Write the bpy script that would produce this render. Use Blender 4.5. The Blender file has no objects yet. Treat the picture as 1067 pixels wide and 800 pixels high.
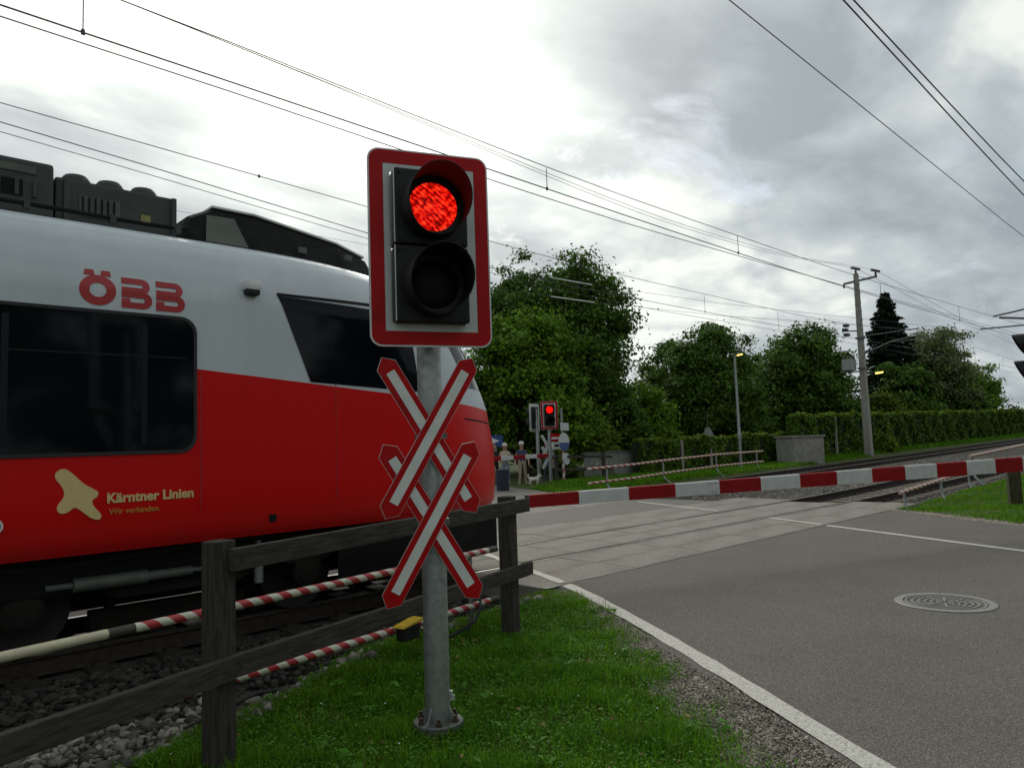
import bpy, bmesh, math, random
import numpy as np
from mathutils import Matrix, Vector
random.seed(7); RNG = np.random.default_rng(7)
PI = math.pi; R = math.radians
SC = bpy.context.scene
COL = SC.collection
# ---------------------------------------------------------------- camera
# world axes: x along the railway track, y across it (away from the camera), z up, rail tops at z = 0
cam_d = bpy.data.cameras.new('camera'); cam = bpy.data.objects.new('camera', cam_d); COL.objects.link(cam)
cam_d.sensor_width = 36.0; cam_d.lens = 25.98; cam_d.clip_start = 0.05; cam_d.clip_end = 3000
cam.matrix_world = Matrix.Translation((0, 0, 1.7)) @ (Matrix.Rotation(R(46.7 - 90), 4, 'Z') @ Matrix.Rotation(R(94.7), 4, 'X') @ Matrix.Rotation(R(-2.0), 4, 'Z'))
SC.camera = cam
# ---------------------------------------------------------------- world: overcast sky, veiled sun
SUN_AZ, SUN_EL = R(58.0), R(32.0)
sun_dir = Vector((math.cos(SUN_AZ) * math.cos(SUN_EL), math.sin(SUN_AZ) * math.cos(SUN_EL), math.sin(SUN_EL)))
world = bpy.data.worlds.new('World'); SC.world = world; world.use_nodes = True

def build_world():
    nt = world.node_tree; nt.nodes.clear(); L = nt.links.new
    def N(t, **k):
        n = nt.nodes.new(t)
        for a, b in k.items(): setattr(n, a, b)
        return n
    def M(op, a, b=None, clamp=False):
        n = N('ShaderNodeMath', operation=op); n.use_clamp = clamp
        for i, v in enumerate((a, b)):
            if v is None: continue
            if isinstance(v, (int, float)): n.inputs[i].default_value = v
            else: L(v, n.inputs[i])
        return n.outputs[0]
    out = N('ShaderNodeOutputWorld'); tc = N('ShaderNodeTexCoord')
    sky = N('ShaderNodeTexSky', sky_type='NISHITA'); sky.sun_disc = False
    sky.sun_elevation = SUN_EL; sky.sun_rotation = PI / 2 - SUN_AZ; sky.dust_density = 1.5
    sep = N('ShaderNodeSeparateXYZ'); L(tc.outputs['Generated'], sep.inputs[0])
    zc = M('ADD', M('MAXIMUM', sep.outputs[2], 0.0), 0.22)
    comb = N('ShaderNodeCombineXYZ'); L(M('DIVIDE', sep.outputs[0], zc), comb.inputs[0]); L(M('DIVIDE', sep.outputs[1], zc), comb.inputs[1])
    comb.inputs[2].default_value = 3.7
    def noise(scale, detail, rough, dist, w=0.0):
        n = N('ShaderNodeTexNoise'); n.inputs['Scale'].default_value = scale; n.inputs['Detail'].default_value = detail
        n.inputs['Roughness'].default_value = rough; n.inputs['Distortion'].default_value = dist
        mp = N('ShaderNodeMapping'); mp.inputs['Location'].default_value = (w, w * .7, w); mp.inputs['Rotation'].default_value = (0, 0, R(35)); mp.inputs['Scale'].default_value = (1.0, 1.45, 1)
        L(comb.outputs[0], mp.inputs[0]); L(mp.outputs[0], n.inputs['Vector']); return n.outputs['Fac']
    n1 = noise(1.25, 7, .50, .35, 2.9); n2 = noise(3.6, 6, .52, .3, 5.1)
    f = M('ADD', M('MULTIPLY', n1, .72), M('MULTIPLY', n2, .28))
    ramp = N('ShaderNodeValToRGB'); L(f, ramp.inputs[0]); cr = ramp.color_ramp
    cr.elements[0].position = .40; cr.elements[0].color = (.255, .29, .312, 1)
    cr.elements[1].position = .605; cr.elements[1].color = (.66, .69, .645, 1)
    e = cr.elements.new(.465); e.color = (.33, .37, .39, 1); e = cr.elements.new(.53); e.color = (.43, .47, .475, 1)
    # forward scattering of the veiled sun through the cloud layer
    dot = N('ShaderNodeVectorMath', operation='DOT_PRODUCT'); L(tc.outputs['Generated'], dot.inputs[0]); dot.inputs[1].default_value = sun_dir
    d = M('MAXIMUM', dot.outputs['Value'], 0.0)
    g = M('ADD', M('MULTIPLY', M('POWER', d, 30.0), .60), M('MULTIPLY', M('POWER', d, 7.0), .12))
    g = M('MULTIPLY', g, M('ADD', M('MULTIPLY', f, 2.0), 0.0))
    gc = N('ShaderNodeCombineColor'); L(g, gc.inputs[0]); L(g, gc.inputs[1]); L(M('MULTIPLY', g, .86), gc.inputs[2])
    addc = N('ShaderNodeMixRGB', blend_type='ADD'); addc.inputs[0].default_value = 1.0; L(ramp.outputs[0], addc.inputs[1]); L(gc.outputs[0], addc.inputs[2])
    bgc = N('ShaderNodeBackground'); L(addc.outputs[0], bgc.inputs[0]); bgc.inputs[1].default_value = 1.0
    bgs = N('ShaderNodeBackground'); L(sky.outputs[0], bgs.inputs[0]); bgs.inputs[1].default_value = .12
    hole = noise(2.1, 7, .62, .5, 9.4)
    hr = N('ShaderNodeMapRange'); L(hole, hr.inputs[0]); hr.inputs[1].default_value = .60; hr.inputs[2].default_value = .82; hr.inputs[3].default_value = .98; hr.inputs[4].default_value = .35
    mx = N('ShaderNodeMixShader'); L(hr.outputs[0], mx.inputs[0]); L(bgs.outputs[0], mx.inputs[1]); L(bgc.outputs[0], mx.inputs[2])
    L(mx.outputs[0], out.inputs[0])
build_world()
sun_d = bpy.data.lights.new('sun', 'SUN'); sun = bpy.data.objects.new('sun', sun_d); COL.objects.link(sun)
sun_d.energy = 1.35; sun_d.angle = R(22); sun_d.color = (1, .95, .86)
sun.rotation_euler = sun_dir.to_track_quat('Z', 'Y').to_euler()
SC.view_settings.view_transform = 'Standard'; SC.view_settings.look = 'None'
SC.view_settings.gamma = 1.0; SC.view_settings.exposure = 0.42; SC.view_settings.use_curve_mapping = False

# ---------------------------------------------------------------- helpers: materials
def pmat(name, c1, c2=None, scale=4.0, rough=.6, metal=0.0, bump=0.0, bscale=None, detail=5, lo=.35, hi=.65, spec=.5, c3=None, c3scale=1.0, c3lo=.55, c3hi=.7, stretch=(1, 1, 1), island=0.0, trans=0.0, coat=0.0, emit=0.0):
    m = bpy.data.materials.new(name); m.use_nodes = True; nt = m.node_tree; L = nt.links.new
    b = nt.nodes['Principled BSDF']; out = nt.nodes['Material Output']
    b.inputs['Roughness'].default_value = rough; b.inputs['Metallic'].default_value = metal
    b.inputs['Specular IOR Level'].default_value = spec; b.inputs['Coat Weight'].default_value = coat; b.inputs['Coat Roughness'].default_value = .08
    tc = nt.nodes.new('ShaderNodeTexCoord'); mp = nt.nodes.new('ShaderNodeMapping'); mp.inputs['Scale'].default_value = stretch
    L(tc.outputs['Object'], mp.inputs[0])
    def ns(sc, dt):
        n = nt.nodes.new('ShaderNodeTexNoise'); n.inputs['Scale'].default_value = sc; n.inputs['Detail'].default_value = dt; n.inputs['Roughness'].default_value = .6
        L(mp.outputs[0], n.inputs['Vector']); return n
    def rng(src, lo, hi):
        r = nt.nodes.new('ShaderNodeMapRange'); L(src, r.inputs[0]); r.inputs[1].default_value = lo; r.inputs[2].default_value = hi; return r.outputs[0]
    def mix(f, a, bcol, mode='MIX'):
        x = nt.nodes.new('ShaderNodeMixRGB'); x.blend_type = mode
        for i, v in ((0, f), (1, a), (2, bcol)):
            if hasattr(v, 'is_linked') or hasattr(v, 'links'): L(v, x.inputs[i])
            elif i == 0: x.inputs[0].default_value = v
            else: x.inputs[i].default_value = (*v, 1)
        return x.outputs[0]
    col = None
    if c2 is None: c2 = tuple(x * .8 for x in c1)
    n = ns(scale, detail); col = mix(rng(n.outputs['Fac'], lo, hi), c1, c2)
    if c3 is not None:
        n3 = ns(c3scale, 6); col = mix(rng(n3.outputs['Fac'], c3lo, c3hi), col, c3)
    if island:
        ge = nt.nodes.new('ShaderNodeNewGeometry'); r = nt.nodes.new('ShaderNodeMapRange'); L(ge.outputs['Random Per Island'], r.inputs[0])
        r.inputs[3].default_value = 1 - island; r.inputs[4].default_value = 1 + island
        vm = nt.nodes.new('ShaderNodeVectorMath'); vm.operation = 'SCALE'; L(col, vm.inputs[0]); L(r.outputs[0], vm.inputs['Scale']); col = vm.outputs[0]
    L(col, b.inputs['Base Color'])
    if bump:
        bn = ns(bscale or scale * 3, 6); bp = nt.nodes.new('ShaderNodeBump'); bp.inputs['Strength'].default_value = min(1, bump); bp.inputs['Distance'].default_value = .02
        L(bn.outputs['Fac'], bp.inputs['Height']); L(bp.outputs[0], b.inputs['Normal'])
    if emit: b.inputs['Emission Color'].default_value = (*c1, 1); b.inputs['Emission Strength'].default_value = emit
    if trans:
        t = nt.nodes.new('ShaderNodeBsdfTranslucent'); L(col, t.inputs[0]); ms = nt.nodes.new('ShaderNodeMixShader'); ms.inputs[0].default_value = trans
        L(b.outputs[0], ms.inputs[1]); L(t.outputs[0], ms.inputs[2]); L(ms.outputs[0], out.inputs[0])
    return m

def stripe_mat(name, ca, cb, period, twist=1.0):
    m = pmat(name, ca, tuple(x * .75 for x in ca), 9, rough=.5); nt = m.node_tree; L = nt.links.new
    b = nt.nodes['Principled BSDF']; old = b.inputs['Base Color'].links[0].from_socket
    uv = nt.nodes.new('ShaderNodeUVMap'); sp = nt.nodes.new('ShaderNodeSeparateXYZ'); L(uv.outputs[0], sp.inputs[0])
    a = nt.nodes.new('ShaderNodeMath'); a.operation = 'MULTIPLY_ADD'; L(sp.outputs[0], a.inputs[0]); a.inputs[1].default_value = 1 / period
    tw = nt.nodes.new('ShaderNodeMath'); tw.operation = 'MULTIPLY'; L(sp.outputs[1], tw.inputs[0]); tw.inputs[1].default_value = twist; L(tw.outputs[0], a.inputs[2])
    fr = nt.nodes.new('ShaderNodeMath'); fr.operation = 'FRACT'; L(a.outputs[0], fr.inputs[0])
    gt = nt.nodes.new('ShaderNodeMath'); gt.operation = 'GREATER_THAN'; L(fr.outputs[0], gt.inputs[0]); gt.inputs[1].default_value = .5
    x = nt.nodes.new('ShaderNodeMixRGB'); L(gt.outputs[0], x.inputs[0]); L(old, x.inputs[1]); x.inputs[2].default_value = (*cb, 1); L(x.outputs[0], b.inputs['Base Color'])
    return m

# ---------------------------------------------------------------- helpers: objects and meshes
def tag(o, label=None, cat=None, group=None, kind=None):
    if label: o['label'] = label
    if cat: o['category'] = cat
    if group: o['group'] = group
    if kind: o['kind'] = kind
    return o
def thing(name, label, cat, loc=(0, 0, 0), rz=0.0, group=None):
    o = bpy.data.objects.new(name, None); COL.objects.link(o); o.empty_display_size = .2
    o.location = loc; o.rotation_euler = (0, 0, rz)
    return tag(o, label, cat, group)
def link(name, me, parent=None):
    o = bpy.data.objects.new(name, me); COL.objects.link(o)
    if parent is not None: o.parent = parent
    return o
def copy_tree(o, parent=None):
    c = o.copy(); COL.objects.link(c); c.parent = parent
    for ch in list(o.children): copy_tree(ch, c)
    return c

class MB:
    def __init__(self): self.v = []; self.f = []; self.mi = []; self.uv = {}; self.cur = 0
    def add(self, vs, fs):
        o = len(self.v); self.v += [tuple(p) for p in vs]
        for f in fs: self.f.append(tuple(i + o for i in f)); self.mi.append(self.cur)
        return self
    def mat(self, i): self.cur = i; return self
    def box(self, c, s, rz=0.0, rx=0.0, ry=0.0):
        m = Matrix.Rotation(rz, 3, 'Z') @ Matrix.Rotation(ry, 3, 'Y') @ Matrix.Rotation(rx, 3, 'X'); c = Vector(c)
        vs = [c + m @ Vector((sx * s[0] / 2, sy * s[1] / 2, sz * s[2] / 2)) for sx in (-1, 1) for sy in (-1, 1) for sz in (-1, 1)]
        return self.add(vs, [(0, 1, 3, 2), (4, 6, 7, 5), (0, 4, 5, 1), (2, 3, 7, 6), (0, 2, 6, 4), (1, 5, 7, 3)])
    def bar(self, p, q, w, h, w2=None, h2=None):
        p, q = Vector(p), Vector(q); d = (q - p).normalized(); up = Vector((0, 0, 1)) if abs(d.z) < .98 else Vector((0, 1, 0))
        x = d.cross(up).normalized(); y = x.cross(d); w2 = w2 or w; h2 = h2 or h
        vs = [p + x * a * w / 2 + y * b * h / 2 for a, b in ((-1, -1), (1, -1), (1, 1), (-1, 1))] + [q + x * a * w2 / 2 + y * b * h2 / 2 for a, b in ((-1, -1), (1, -1), (1, 1), (-1, 1))]
        return self.add(vs, [(3, 2, 1, 0), (4, 5, 6, 7), (0, 1, 5, 4), (1, 2, 6, 5), (2, 3, 7, 6), (3, 0, 4, 7)])
    def tube(self, pts, r, seg=8, cap=True):
        pts = [Vector(p) for p in pts]; n = len(pts); rs = r if isinstance(r, (list, tuple)) else [r] * n
        vs = []; fs = []; uvs = []; dist = 0; prev = None; o = len(self.v)
        for i, p in enumerate(pts):
            d = (pts[min(i + 1, n - 1)] - pts[max(i - 1, 0)]).normalized()
            if prev is None: prev = Vector((0, 0, 1)) if abs(d.z) < .9 else Vector((1, 0, 0))
            x = d.cross(prev).normalized(); y = x.cross(d).normalized(); prev = y
            if i: dist += (p - pts[i - 1]).length
            for k in range(seg):
                a = 2 * PI * k / seg; vs.append(p + (x * math.cos(a) + y * math.sin(a)) * rs[i]); uvs.append(dist)
        for i in range(n - 1):
            for k in range(seg):
                k2 = (k + 1) % seg; fs.append((i * seg + k, i * seg + k2, (i + 1) * seg + k2, (i + 1) * seg + k))
                self.uv[len(self.f) + len(fs) - 1] = [(uvs[i * seg], k / seg), (uvs[i * seg], (k + 1) / seg), (uvs[(i + 1) * seg], (k + 1) / seg), (uvs[(i + 1) * seg], k / seg)]
        if cap: fs.append(tuple(range(seg - 1, -1, -1))); fs.append(tuple((n - 1) * seg + k for k in range(seg)))
        return self.add(vs, fs)
    def lathe(self, prof, seg=24, c=(0, 0, 0), axis='Z'):
        vs = []; fs = []; n = len(prof)
        for r, z in prof:
            for k in range(seg):
                a = 2 * PI * k / seg; x, y = r * math.cos(a), r * math.sin(a)
                p = (x, y, z) if axis == 'Z' else ((z, x, y) if axis == 'X' else (y, z, x))
                vs.append((p[0] + c[0], p[1] + c[1], p[2] + c[2]))
        for i in range(n - 1):
            for k in range(seg):
                k2 = (k + 1) % seg; fs.append((i * seg + k, i * seg + k2, (i + 1) * seg + k2, (i + 1) * seg + k))
        if prof[0][0] > 1e-5: fs.append(tuple(range(seg - 1, -1, -1)))
        if prof[-1][0] > 1e-5: fs.append(tuple((n - 1) * seg + k for k in range(seg)))
        return self.add(vs, fs)
    def prism(self, poly, f, t):
        """poly: 2D outline; f maps (a, b, depth) -> 3D; t depth"""
        n = len(poly); vs = [f(a, b, 0) for a, b in poly] + [f(a, b, t) for a, b in poly]
        return self.add(vs, [tuple(range(n - 1, -1, -1)), tuple(range(n, 2 * n))] + [(i, (i + 1) % n, n + (i + 1) % n, n + i) for i in range(n)])
    def build(self, name, mats, parent=None, smooth=False, bevel=0.0, world=False, auto=None):
        me = bpy.data.meshes.new(name); v = self.v
        if world and parent is not None:
            inv = (Matrix.Translation(parent.location) @ parent.rotation_euler.to_matrix().to_4x4()).inverted(); v = [tuple(inv @ Vector(p)) for p in v]
        me.from_pydata(v, [], self.f)
        if not isinstance(mats, (list, tuple)): mats = [mats]
        for m in mats: me.materials.append(m)
        if len(mats) > 1: me.polygons.foreach_set('material_index', self.mi)
        if self.uv:
            ul = me.uv_layers.new(name='UVMap').data
            for fi, c in self.uv.items():
                ls = me.polygons[fi].loop_start
                for j, q in enumerate(c): ul[ls + j].uv = q
        bm = bmesh.new(); bm.from_mesh(me); bmesh.ops.recalc_face_normals(bm, faces=bm.faces)
        if bevel: bmesh.ops.bevel(bm, geom=[e for e in bm.edges if len(e.link_faces) == 2 and e.calc_face_angle(0) > .6], offset=bevel, segments=2, affect='EDGES', profile=.6)
        if smooth:
            for f in bm.faces: f.smooth = True
            for e in bm.edges:
                if len(e.link_faces) == 2 and e.calc_face_angle(0) > (auto or R(38)): e.smooth = False
        bm.to_mesh(me); bm.free(); me.update()
        return link(name, me, parent)

def soup(name, verts, nper, mat, parent=None, loc=None):
    """many separate polygons of nper vertices each, straight from a numpy array (k, nper, 3)"""
    k = len(verts); me = bpy.data.meshes.new(name); v = np.ascontiguousarray(verts.reshape(-1, 3), dtype=np.float32)
    me.vertices.add(len(v)); me.vertices.foreach_set('co', v.ravel()); me.loops.add(k * nper); me.loops.foreach_set('vertex_index', np.arange(k * nper, dtype=np.int32))
    me.polygons.add(k); me.polygons.foreach_set('loop_start', np.arange(0, k * nper, nper, dtype=np.int32)); me.polygons.foreach_set('loop_total', np.full(k, nper, dtype=np.int32))
    me.materials.append(mat); me.update(calc_edges=True); me.validate(); return link(name, me, parent)
def indexed(name, v, f, mat, parent=None):
    """triangles, shared vertices, numpy"""
    me = bpy.data.meshes.new(name); v = np.ascontiguousarray(v, dtype=np.float32); f = np.ascontiguousarray(f, dtype=np.int32)
    me.vertices.add(len(v)); me.vertices.foreach_set('co', v.ravel()); me.loops.add(f.size); me.loops.foreach_set('vertex_index', f.ravel())
    w = f.shape[1]; me.polygons.add(len(f)); me.polygons.foreach_set('loop_start', np.arange(0, f.size, w, dtype=np.int32)); me.polygons.foreach_set('loop_total', np.full(len(f), w, dtype=np.int32))
    me.materials.append(mat); me.update(calc_edges=True); return link(name, me, parent)
def text_mesh(name, body, size, mat, parent, mtx, depth=.002, offset=0.0, spacing=1.0):
    cu = bpy.data.curves.new(name, 'FONT'); cu.body = body; cu.size = size; cu.extrude = depth; cu.offset = offset; cu.space_character = spacing; cu.resolution_u = 4
    t = bpy.data.objects.new('tmp', cu); COL.objects.link(t); bpy.context.view_layer.update()
    me = bpy.data.meshes.new_from_object(t.evaluated_get(bpy.context.evaluated_depsgraph_get())); bpy.data.objects.remove(t); bpy.data.curves.remove(cu)
    me.transform(mtx); me.materials.clear(); me.materials.append(mat); return link(name, me, parent)
def sstep(a, b, x): t = np.clip((x - a) / (b - a), 0, 1); return t * t * (3 - 2 * t)

# ---------------------------------------------------------------- materials
MT = {}
def mk(k, *a, **kw): MT[k] = pmat(k, *a, **kw); return MT[k]
mk('soil', (.05, .085, .018), (.075, .07, .035), 3, rough=.95, bump=.4, spec=.1)
mk('asphalt', (.045, .040, .035), (.265, .242, .212), 95, rough=.9, bump=.18, bscale=260, detail=8, lo=.30, hi=.72, c3=(.112, .099, .085), c3scale=1.1, c3lo=.42, c3hi=1.05, spec=.18)
mk('old_asphalt', (.11, .10, .088), (.20, .185, .162), 45, rough=.88, bump=.4, bscale=200, c3=(.16, .147, .13), c3scale=.9, spec=.25)
def aggregate(m, scale, lo, hi):
    # exposed stone chips of the road surface: every cell its own tone
    nt = m.node_tree; L = nt.links.new; b = nt.nodes['Principled BSDF']; old = b.inputs['Base Color'].links[0].from_socket
    tc = nt.nodes.new('ShaderNodeTexCoord'); v = nt.nodes.new('ShaderNodeTexVoronoi'); v.inputs['Scale'].default_value = scale; L(tc.outputs['Object'], v.inputs['Vector'])
    bw = nt.nodes.new('ShaderNodeSeparateColor'); L(v.outputs['Color'], bw.inputs[0]); p = nt.nodes.new('ShaderNodeMath'); p.operation = 'POWER'; L(bw.outputs[0], p.inputs[0]); p.inputs[1].default_value = 2.2
    r = nt.nodes.new('ShaderNodeMapRange'); L(p.outputs[0], r.inputs[0]); r.inputs[3].default_value = lo; r.inputs[4].default_value = hi
    x = nt.nodes.new('ShaderNodeVectorMath'); x.operation = 'SCALE'; L(old, x.inputs[0]); L(r.outputs[0], x.inputs['Scale']); L(x.outputs[0], b.inputs['Base Color'])
aggregate(MT['asphalt'], 105, .66, 1.28); aggregate(MT['old_asphalt'], 40, .8, 1.3)
mk('slab', (.19, .172, .146), (.26, .24, .208), 26, rough=.9, bump=.3, bscale=120, c3=(.135, .12, .10), c3scale=1.4, c3lo=.45, c3hi=.8, spec=.25)
mk('line_paint', (.60, .58, .52), (.44, .425, .38), 28, rough=.75, bump=.4, c3=(.22, .205, .18), c3scale=60, c3lo=.54, c3hi=.66, spec=.2)
mk('ballast', (.04, .036, .032), (.10, .09, .08), 22, rough=.95, bump=1.0, bscale=18, spec=.1)
mk('stone', (.10, .095, .086), (.27, .245, .21), 3.0, rough=.9, bump=.3, bscale=60, island=.8, spec=.2)
mk('gravel', (.36, .32, .265), (.22, .195, .16), 6, rough=.95, island=.6, spec=.2)
mk('dark_stone', (.022, .02, .018), (.05, .044, .038), 3.0, rough=.85, island=.7, spec=.2)  # darker tone of the ballast stone, for the band nearest the train
mk('dark_sleeper', (.05, .044, .037), (.03, .026, .022), 8, rough=.85, bump=.3, spec=.2)  # darker tone of the sleeper, for the stretch under the train
mk('tar', (.022, .020, .018), (.05, .046, .04), 14, rough=.6)
mk('gravel_bed', (.14, .122, .098), (.29, .255, .21), 60, rough=.95, bump=.8, bscale=90, spec=.1)
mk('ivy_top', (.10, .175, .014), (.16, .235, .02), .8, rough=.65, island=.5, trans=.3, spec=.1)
mk('rail_steel', (.05, .036, .028), (.028, .021, .018), 14, rough=.8, bump=.2, spec=.2)
mk('rail_head', (.42, .41, .40), (.3, .29, .28), 30, rough=.28, metal=.9)
mk('sleeper', (.20, .17, .135), (.13, .11, .09), 8, rough=.9, bump=.3)
mk('grass', (.06, .18, .006), (.13, .28, .011), 2.4, rough=.6, island=.55, trans=.42, spec=.12, c3=(.20, .22, .03), c3scale=2.6, c3lo=.60, c3hi=.8)
mk('clover', (.09, .25, .025), (.13, .30, .04), 3, rough=.6, island=.35, trans=.4, spec=.1)
mk('daisy', (.7, .7, .66), rough=.6)
mk('dead_leaf', (.20, .10, .04), (.3, .2, .08), 10, rough=.8)
mk('galv', (.30, .32, .31), (.21, .23, .225), 22, rough=.5, metal=.55, bump=.08, c3=(.14, .15, .145), c3scale=7, c3lo=.58, c3hi=.75)
mk('galv_dark', (.16, .17, .17), (.11, .115, .115), 14, rough=.55, metal=.5)
mk('bolt', (.11, .075, .05), (.06, .04, .03), 40, rough=.6, metal=.6)
mk('sign_red', (.44, .002, .004), (.36, .0015, .003), 5, rough=.45, spec=.18, c3=(.28, .003, .003), c3scale=3)
mk('sign_white', (.68, .69, .68), (.58, .59, .58), 6, rough=.4)
mk('sign_grey', (.52, .54, .53), (.45, .47, .465), 6, rough=.4)
mk('sign_rim', (.55, .56, .55), (.42, .43, .42), 9, rough=.35, metal=.4)
mk('black_plastic', (.010, .010, .012), (.016, .016, .018), 12, rough=.6, bump=.08, spec=.3)
mk('visor', (.010, .010, .011), (.016, .016, .017), 9, rough=.6, spec=.25)
mk('weathered_wood', (.082, .074, .064), (.042, .037, .032), 3.2, rough=.95, bump=.5, bscale=30, stretch=(1.5, 14, 14), c3=(.028, .025, .022), c3scale=5, spec=.15)
mk('weathered_post', (.078, .070, .060), (.038, .034, .03), 3.2, rough=.95, bump=.5, bscale=30, stretch=(14, 14, 1.5), c3=(.024, .022, .02), c3scale=4, spec=.15)
mk('mossy_post', (.075, .075, .038), (.04, .038, .024), 4, rough=.95, bump=.4, stretch=(8, 8, 1.5), spec=.1)
mk('cream_pipe', (.60, .55, .38), (.48, .42, .30), 12, rough=.5, c3=(.36, .30, .2), c3scale=20, c3lo=.6, c3hi=.8)
MT['pipe_stripe'] = stripe_mat('pipe_stripe', (.66, .64, .52), (.40, .03, .035), .16)
MT['pipe_stripe_far'] = stripe_mat('pipe_stripe_far', (.62, .58, .48), (.36, .05, .045), .34)
mk('olive_sleeve', (.07, .07, .045), (.045, .045, .03), 9, rough=.7)
mk('boom_white', (.54, .55, .54), (.45, .46, .45), 7, rough=.5, c3=(.40, .40, .38), c3scale=9, c3lo=.62, c3hi=.8)
mk('boom_red', (.27, .004, .007), (.21, .003, .005), 6, rough=.55, spec=.2)
mk('train_dark', (.006, .006, .0065), (.011, .0105, .010), 6, rough=.75, bump=.15, spec=.2)
mk('train_bogie', (.012, .011, .010), (.022, .019, .016), 9, rough=.8, bump=.3, spec=.15)
mk('train_wheel', (.02, .017, .015), (.012, .010, .009), 9, rough=.6, metal=.3)
mk('damper', (.10, .12, .10), (.07, .085, .07), 9, rough=.5)
mk('roof_box', (.045, .055, .05), (.03, .036, .034), 5, rough=.65, bump=.1)
mk('roof_box_light', (.10, .115, .09), (.07, .08, .065), 5, rough=.65)
mk('roof_yellow', (.30, .27, .08), rough=.6)
mk('glass', (.003, .004, .007), (.005, .006, .010), 2, rough=.07, spec=.16)
mk('window_bar', (.007, .008, .012), rough=.4, spec=.2)
mk('logo_red', (.40, .014, .018), (.36, .012, .016), 5, rough=.35)
mk('logo_gold', (.72, .56, .26), (.66, .50, .2), 5, rough=.4)
mk('logo_orange', (.65, .28, .05), rough=.4)
mk('yellow', (.68, .47, .02), (.5, .34, .02), 12, rough=.6)
mk('rubber', (.02, .02, .02), rough=.7)
mk('concrete', (.30, .285, .25), (.22, .21, .185), 3, rough=.9, bump=.3, c3=(.13, .13, .10), c3scale=1.2, c3lo=.5, c3hi=.8)
mk('concrete_mossy', (.23, .235, .225), (.17, .18, .165), 2, rough=.9, c3=(.09, .11, .04), c3scale=.9, c3lo=.52, c3hi=.66)
mk('mast_concrete', (.30, .285, .255), (.23, .215, .19), 4, rough=.85, bump=.15)
mk('copper', (.085, .088, .09), (.065, .068, .07), 4, rough=.5, metal=.3)
mk('insulator', (.03, .022, .02), rough=.3)
mk('trafo', (.30, .33, .33), (.24, .26, .26), 4, rough=.5)
mk('bark', (.075, .06, .045), (.04, .032, .025), 6, rough=.95, bump=.5, stretch=(3, 3, 1))
mk('leaf_dark', (.046, .106, .014), (.084, .165, .022), .9, rough=.65, island=.5, trans=.30, spec=.12)
mk('leaf_mid', (.075, .165, .012), (.128, .24, .018), .9, rough=.65, island=.5, trans=.32, spec=.12)
mk('leaf_light', (.09, .165, .016), (.15, .225, .024), .9, rough=.65, island=.45, trans=.35, spec=.12)
mk('leaf_olive', (.11, .15, .055), (.17, .21, .085), .9, rough=.65, island=.5, trans=.3, spec=.12)
mk('leaf_yellow', (.12, .17, .02), (.08, .13, .018), .9, rough=.65, island=.5, trans=.35, spec=.12)
mk('needle', (.014, .032, .018), (.026, .05, .026), 1.2, rough=.65, island=.5, trans=.1, spec=.12)
mk('ivy', (.042, .095, .010), (.078, .145, .014), .5, rough=.65, island=.55, trans=.2, c3=(.10, .16, .02), c3scale=.25, c3lo=.55, c3hi=.75, spec=.12)
mk('ivy_core', (.012, .018, .008), rough=1)
mk('house_wall', (.42, .38, .30), (.36, .32, .25), 2, rough=.9)
mk('house_roof', (.26, .08, .06), (.18, .06, .045), 5, rough=.85)
mk('blue_sign', (.02, .06, .22), rough=.4)
mk('bin_navy', (.018, .026, .045), (.026, .036, .058), 6, rough=.5)
mk('skin', (.44, .25, .17), rough=.6)
mk('cloth_navy', (.045, .06, .10), (.03, .04, .07), 12, rough=.9)
mk('cloth_grey', (.10, .105, .115), rough=.9)
mk('cloth_black', (.015, .016, .022), rough=.9)
mk('cloth_beige', (.34, .27, .19), (.27, .21, .15), 9, rough=.9)
mk('cloth_cream', (.50, .40, .33), (.42, .33, .27), 9, rough=.9)
mk('cloth_jeans', (.22, .27, .33), (.15, .19, .25), 9, rough=.9)
mk('cloth_denim', (.06, .09, .16), rough=.9)
mk('hat', (.62, .60, .54), rough=.9)
mk('hair_brown', (.09, .055, .035), rough=.8)
mk('hair_blond', (.30, .21, .11), rough=.8)
mk('dog_fur', (.62, .58, .52), (.5, .46, .4), 20, rough=.95)
mk('iron', (.11, .105, .10), (.075, .07, .066), 40, rough=.6, metal=.5, bump=.3)
mk('iron_ridge', (.26, .245, .23), (.19, .18, .17), 40, rough=.6, metal=.3)

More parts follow.
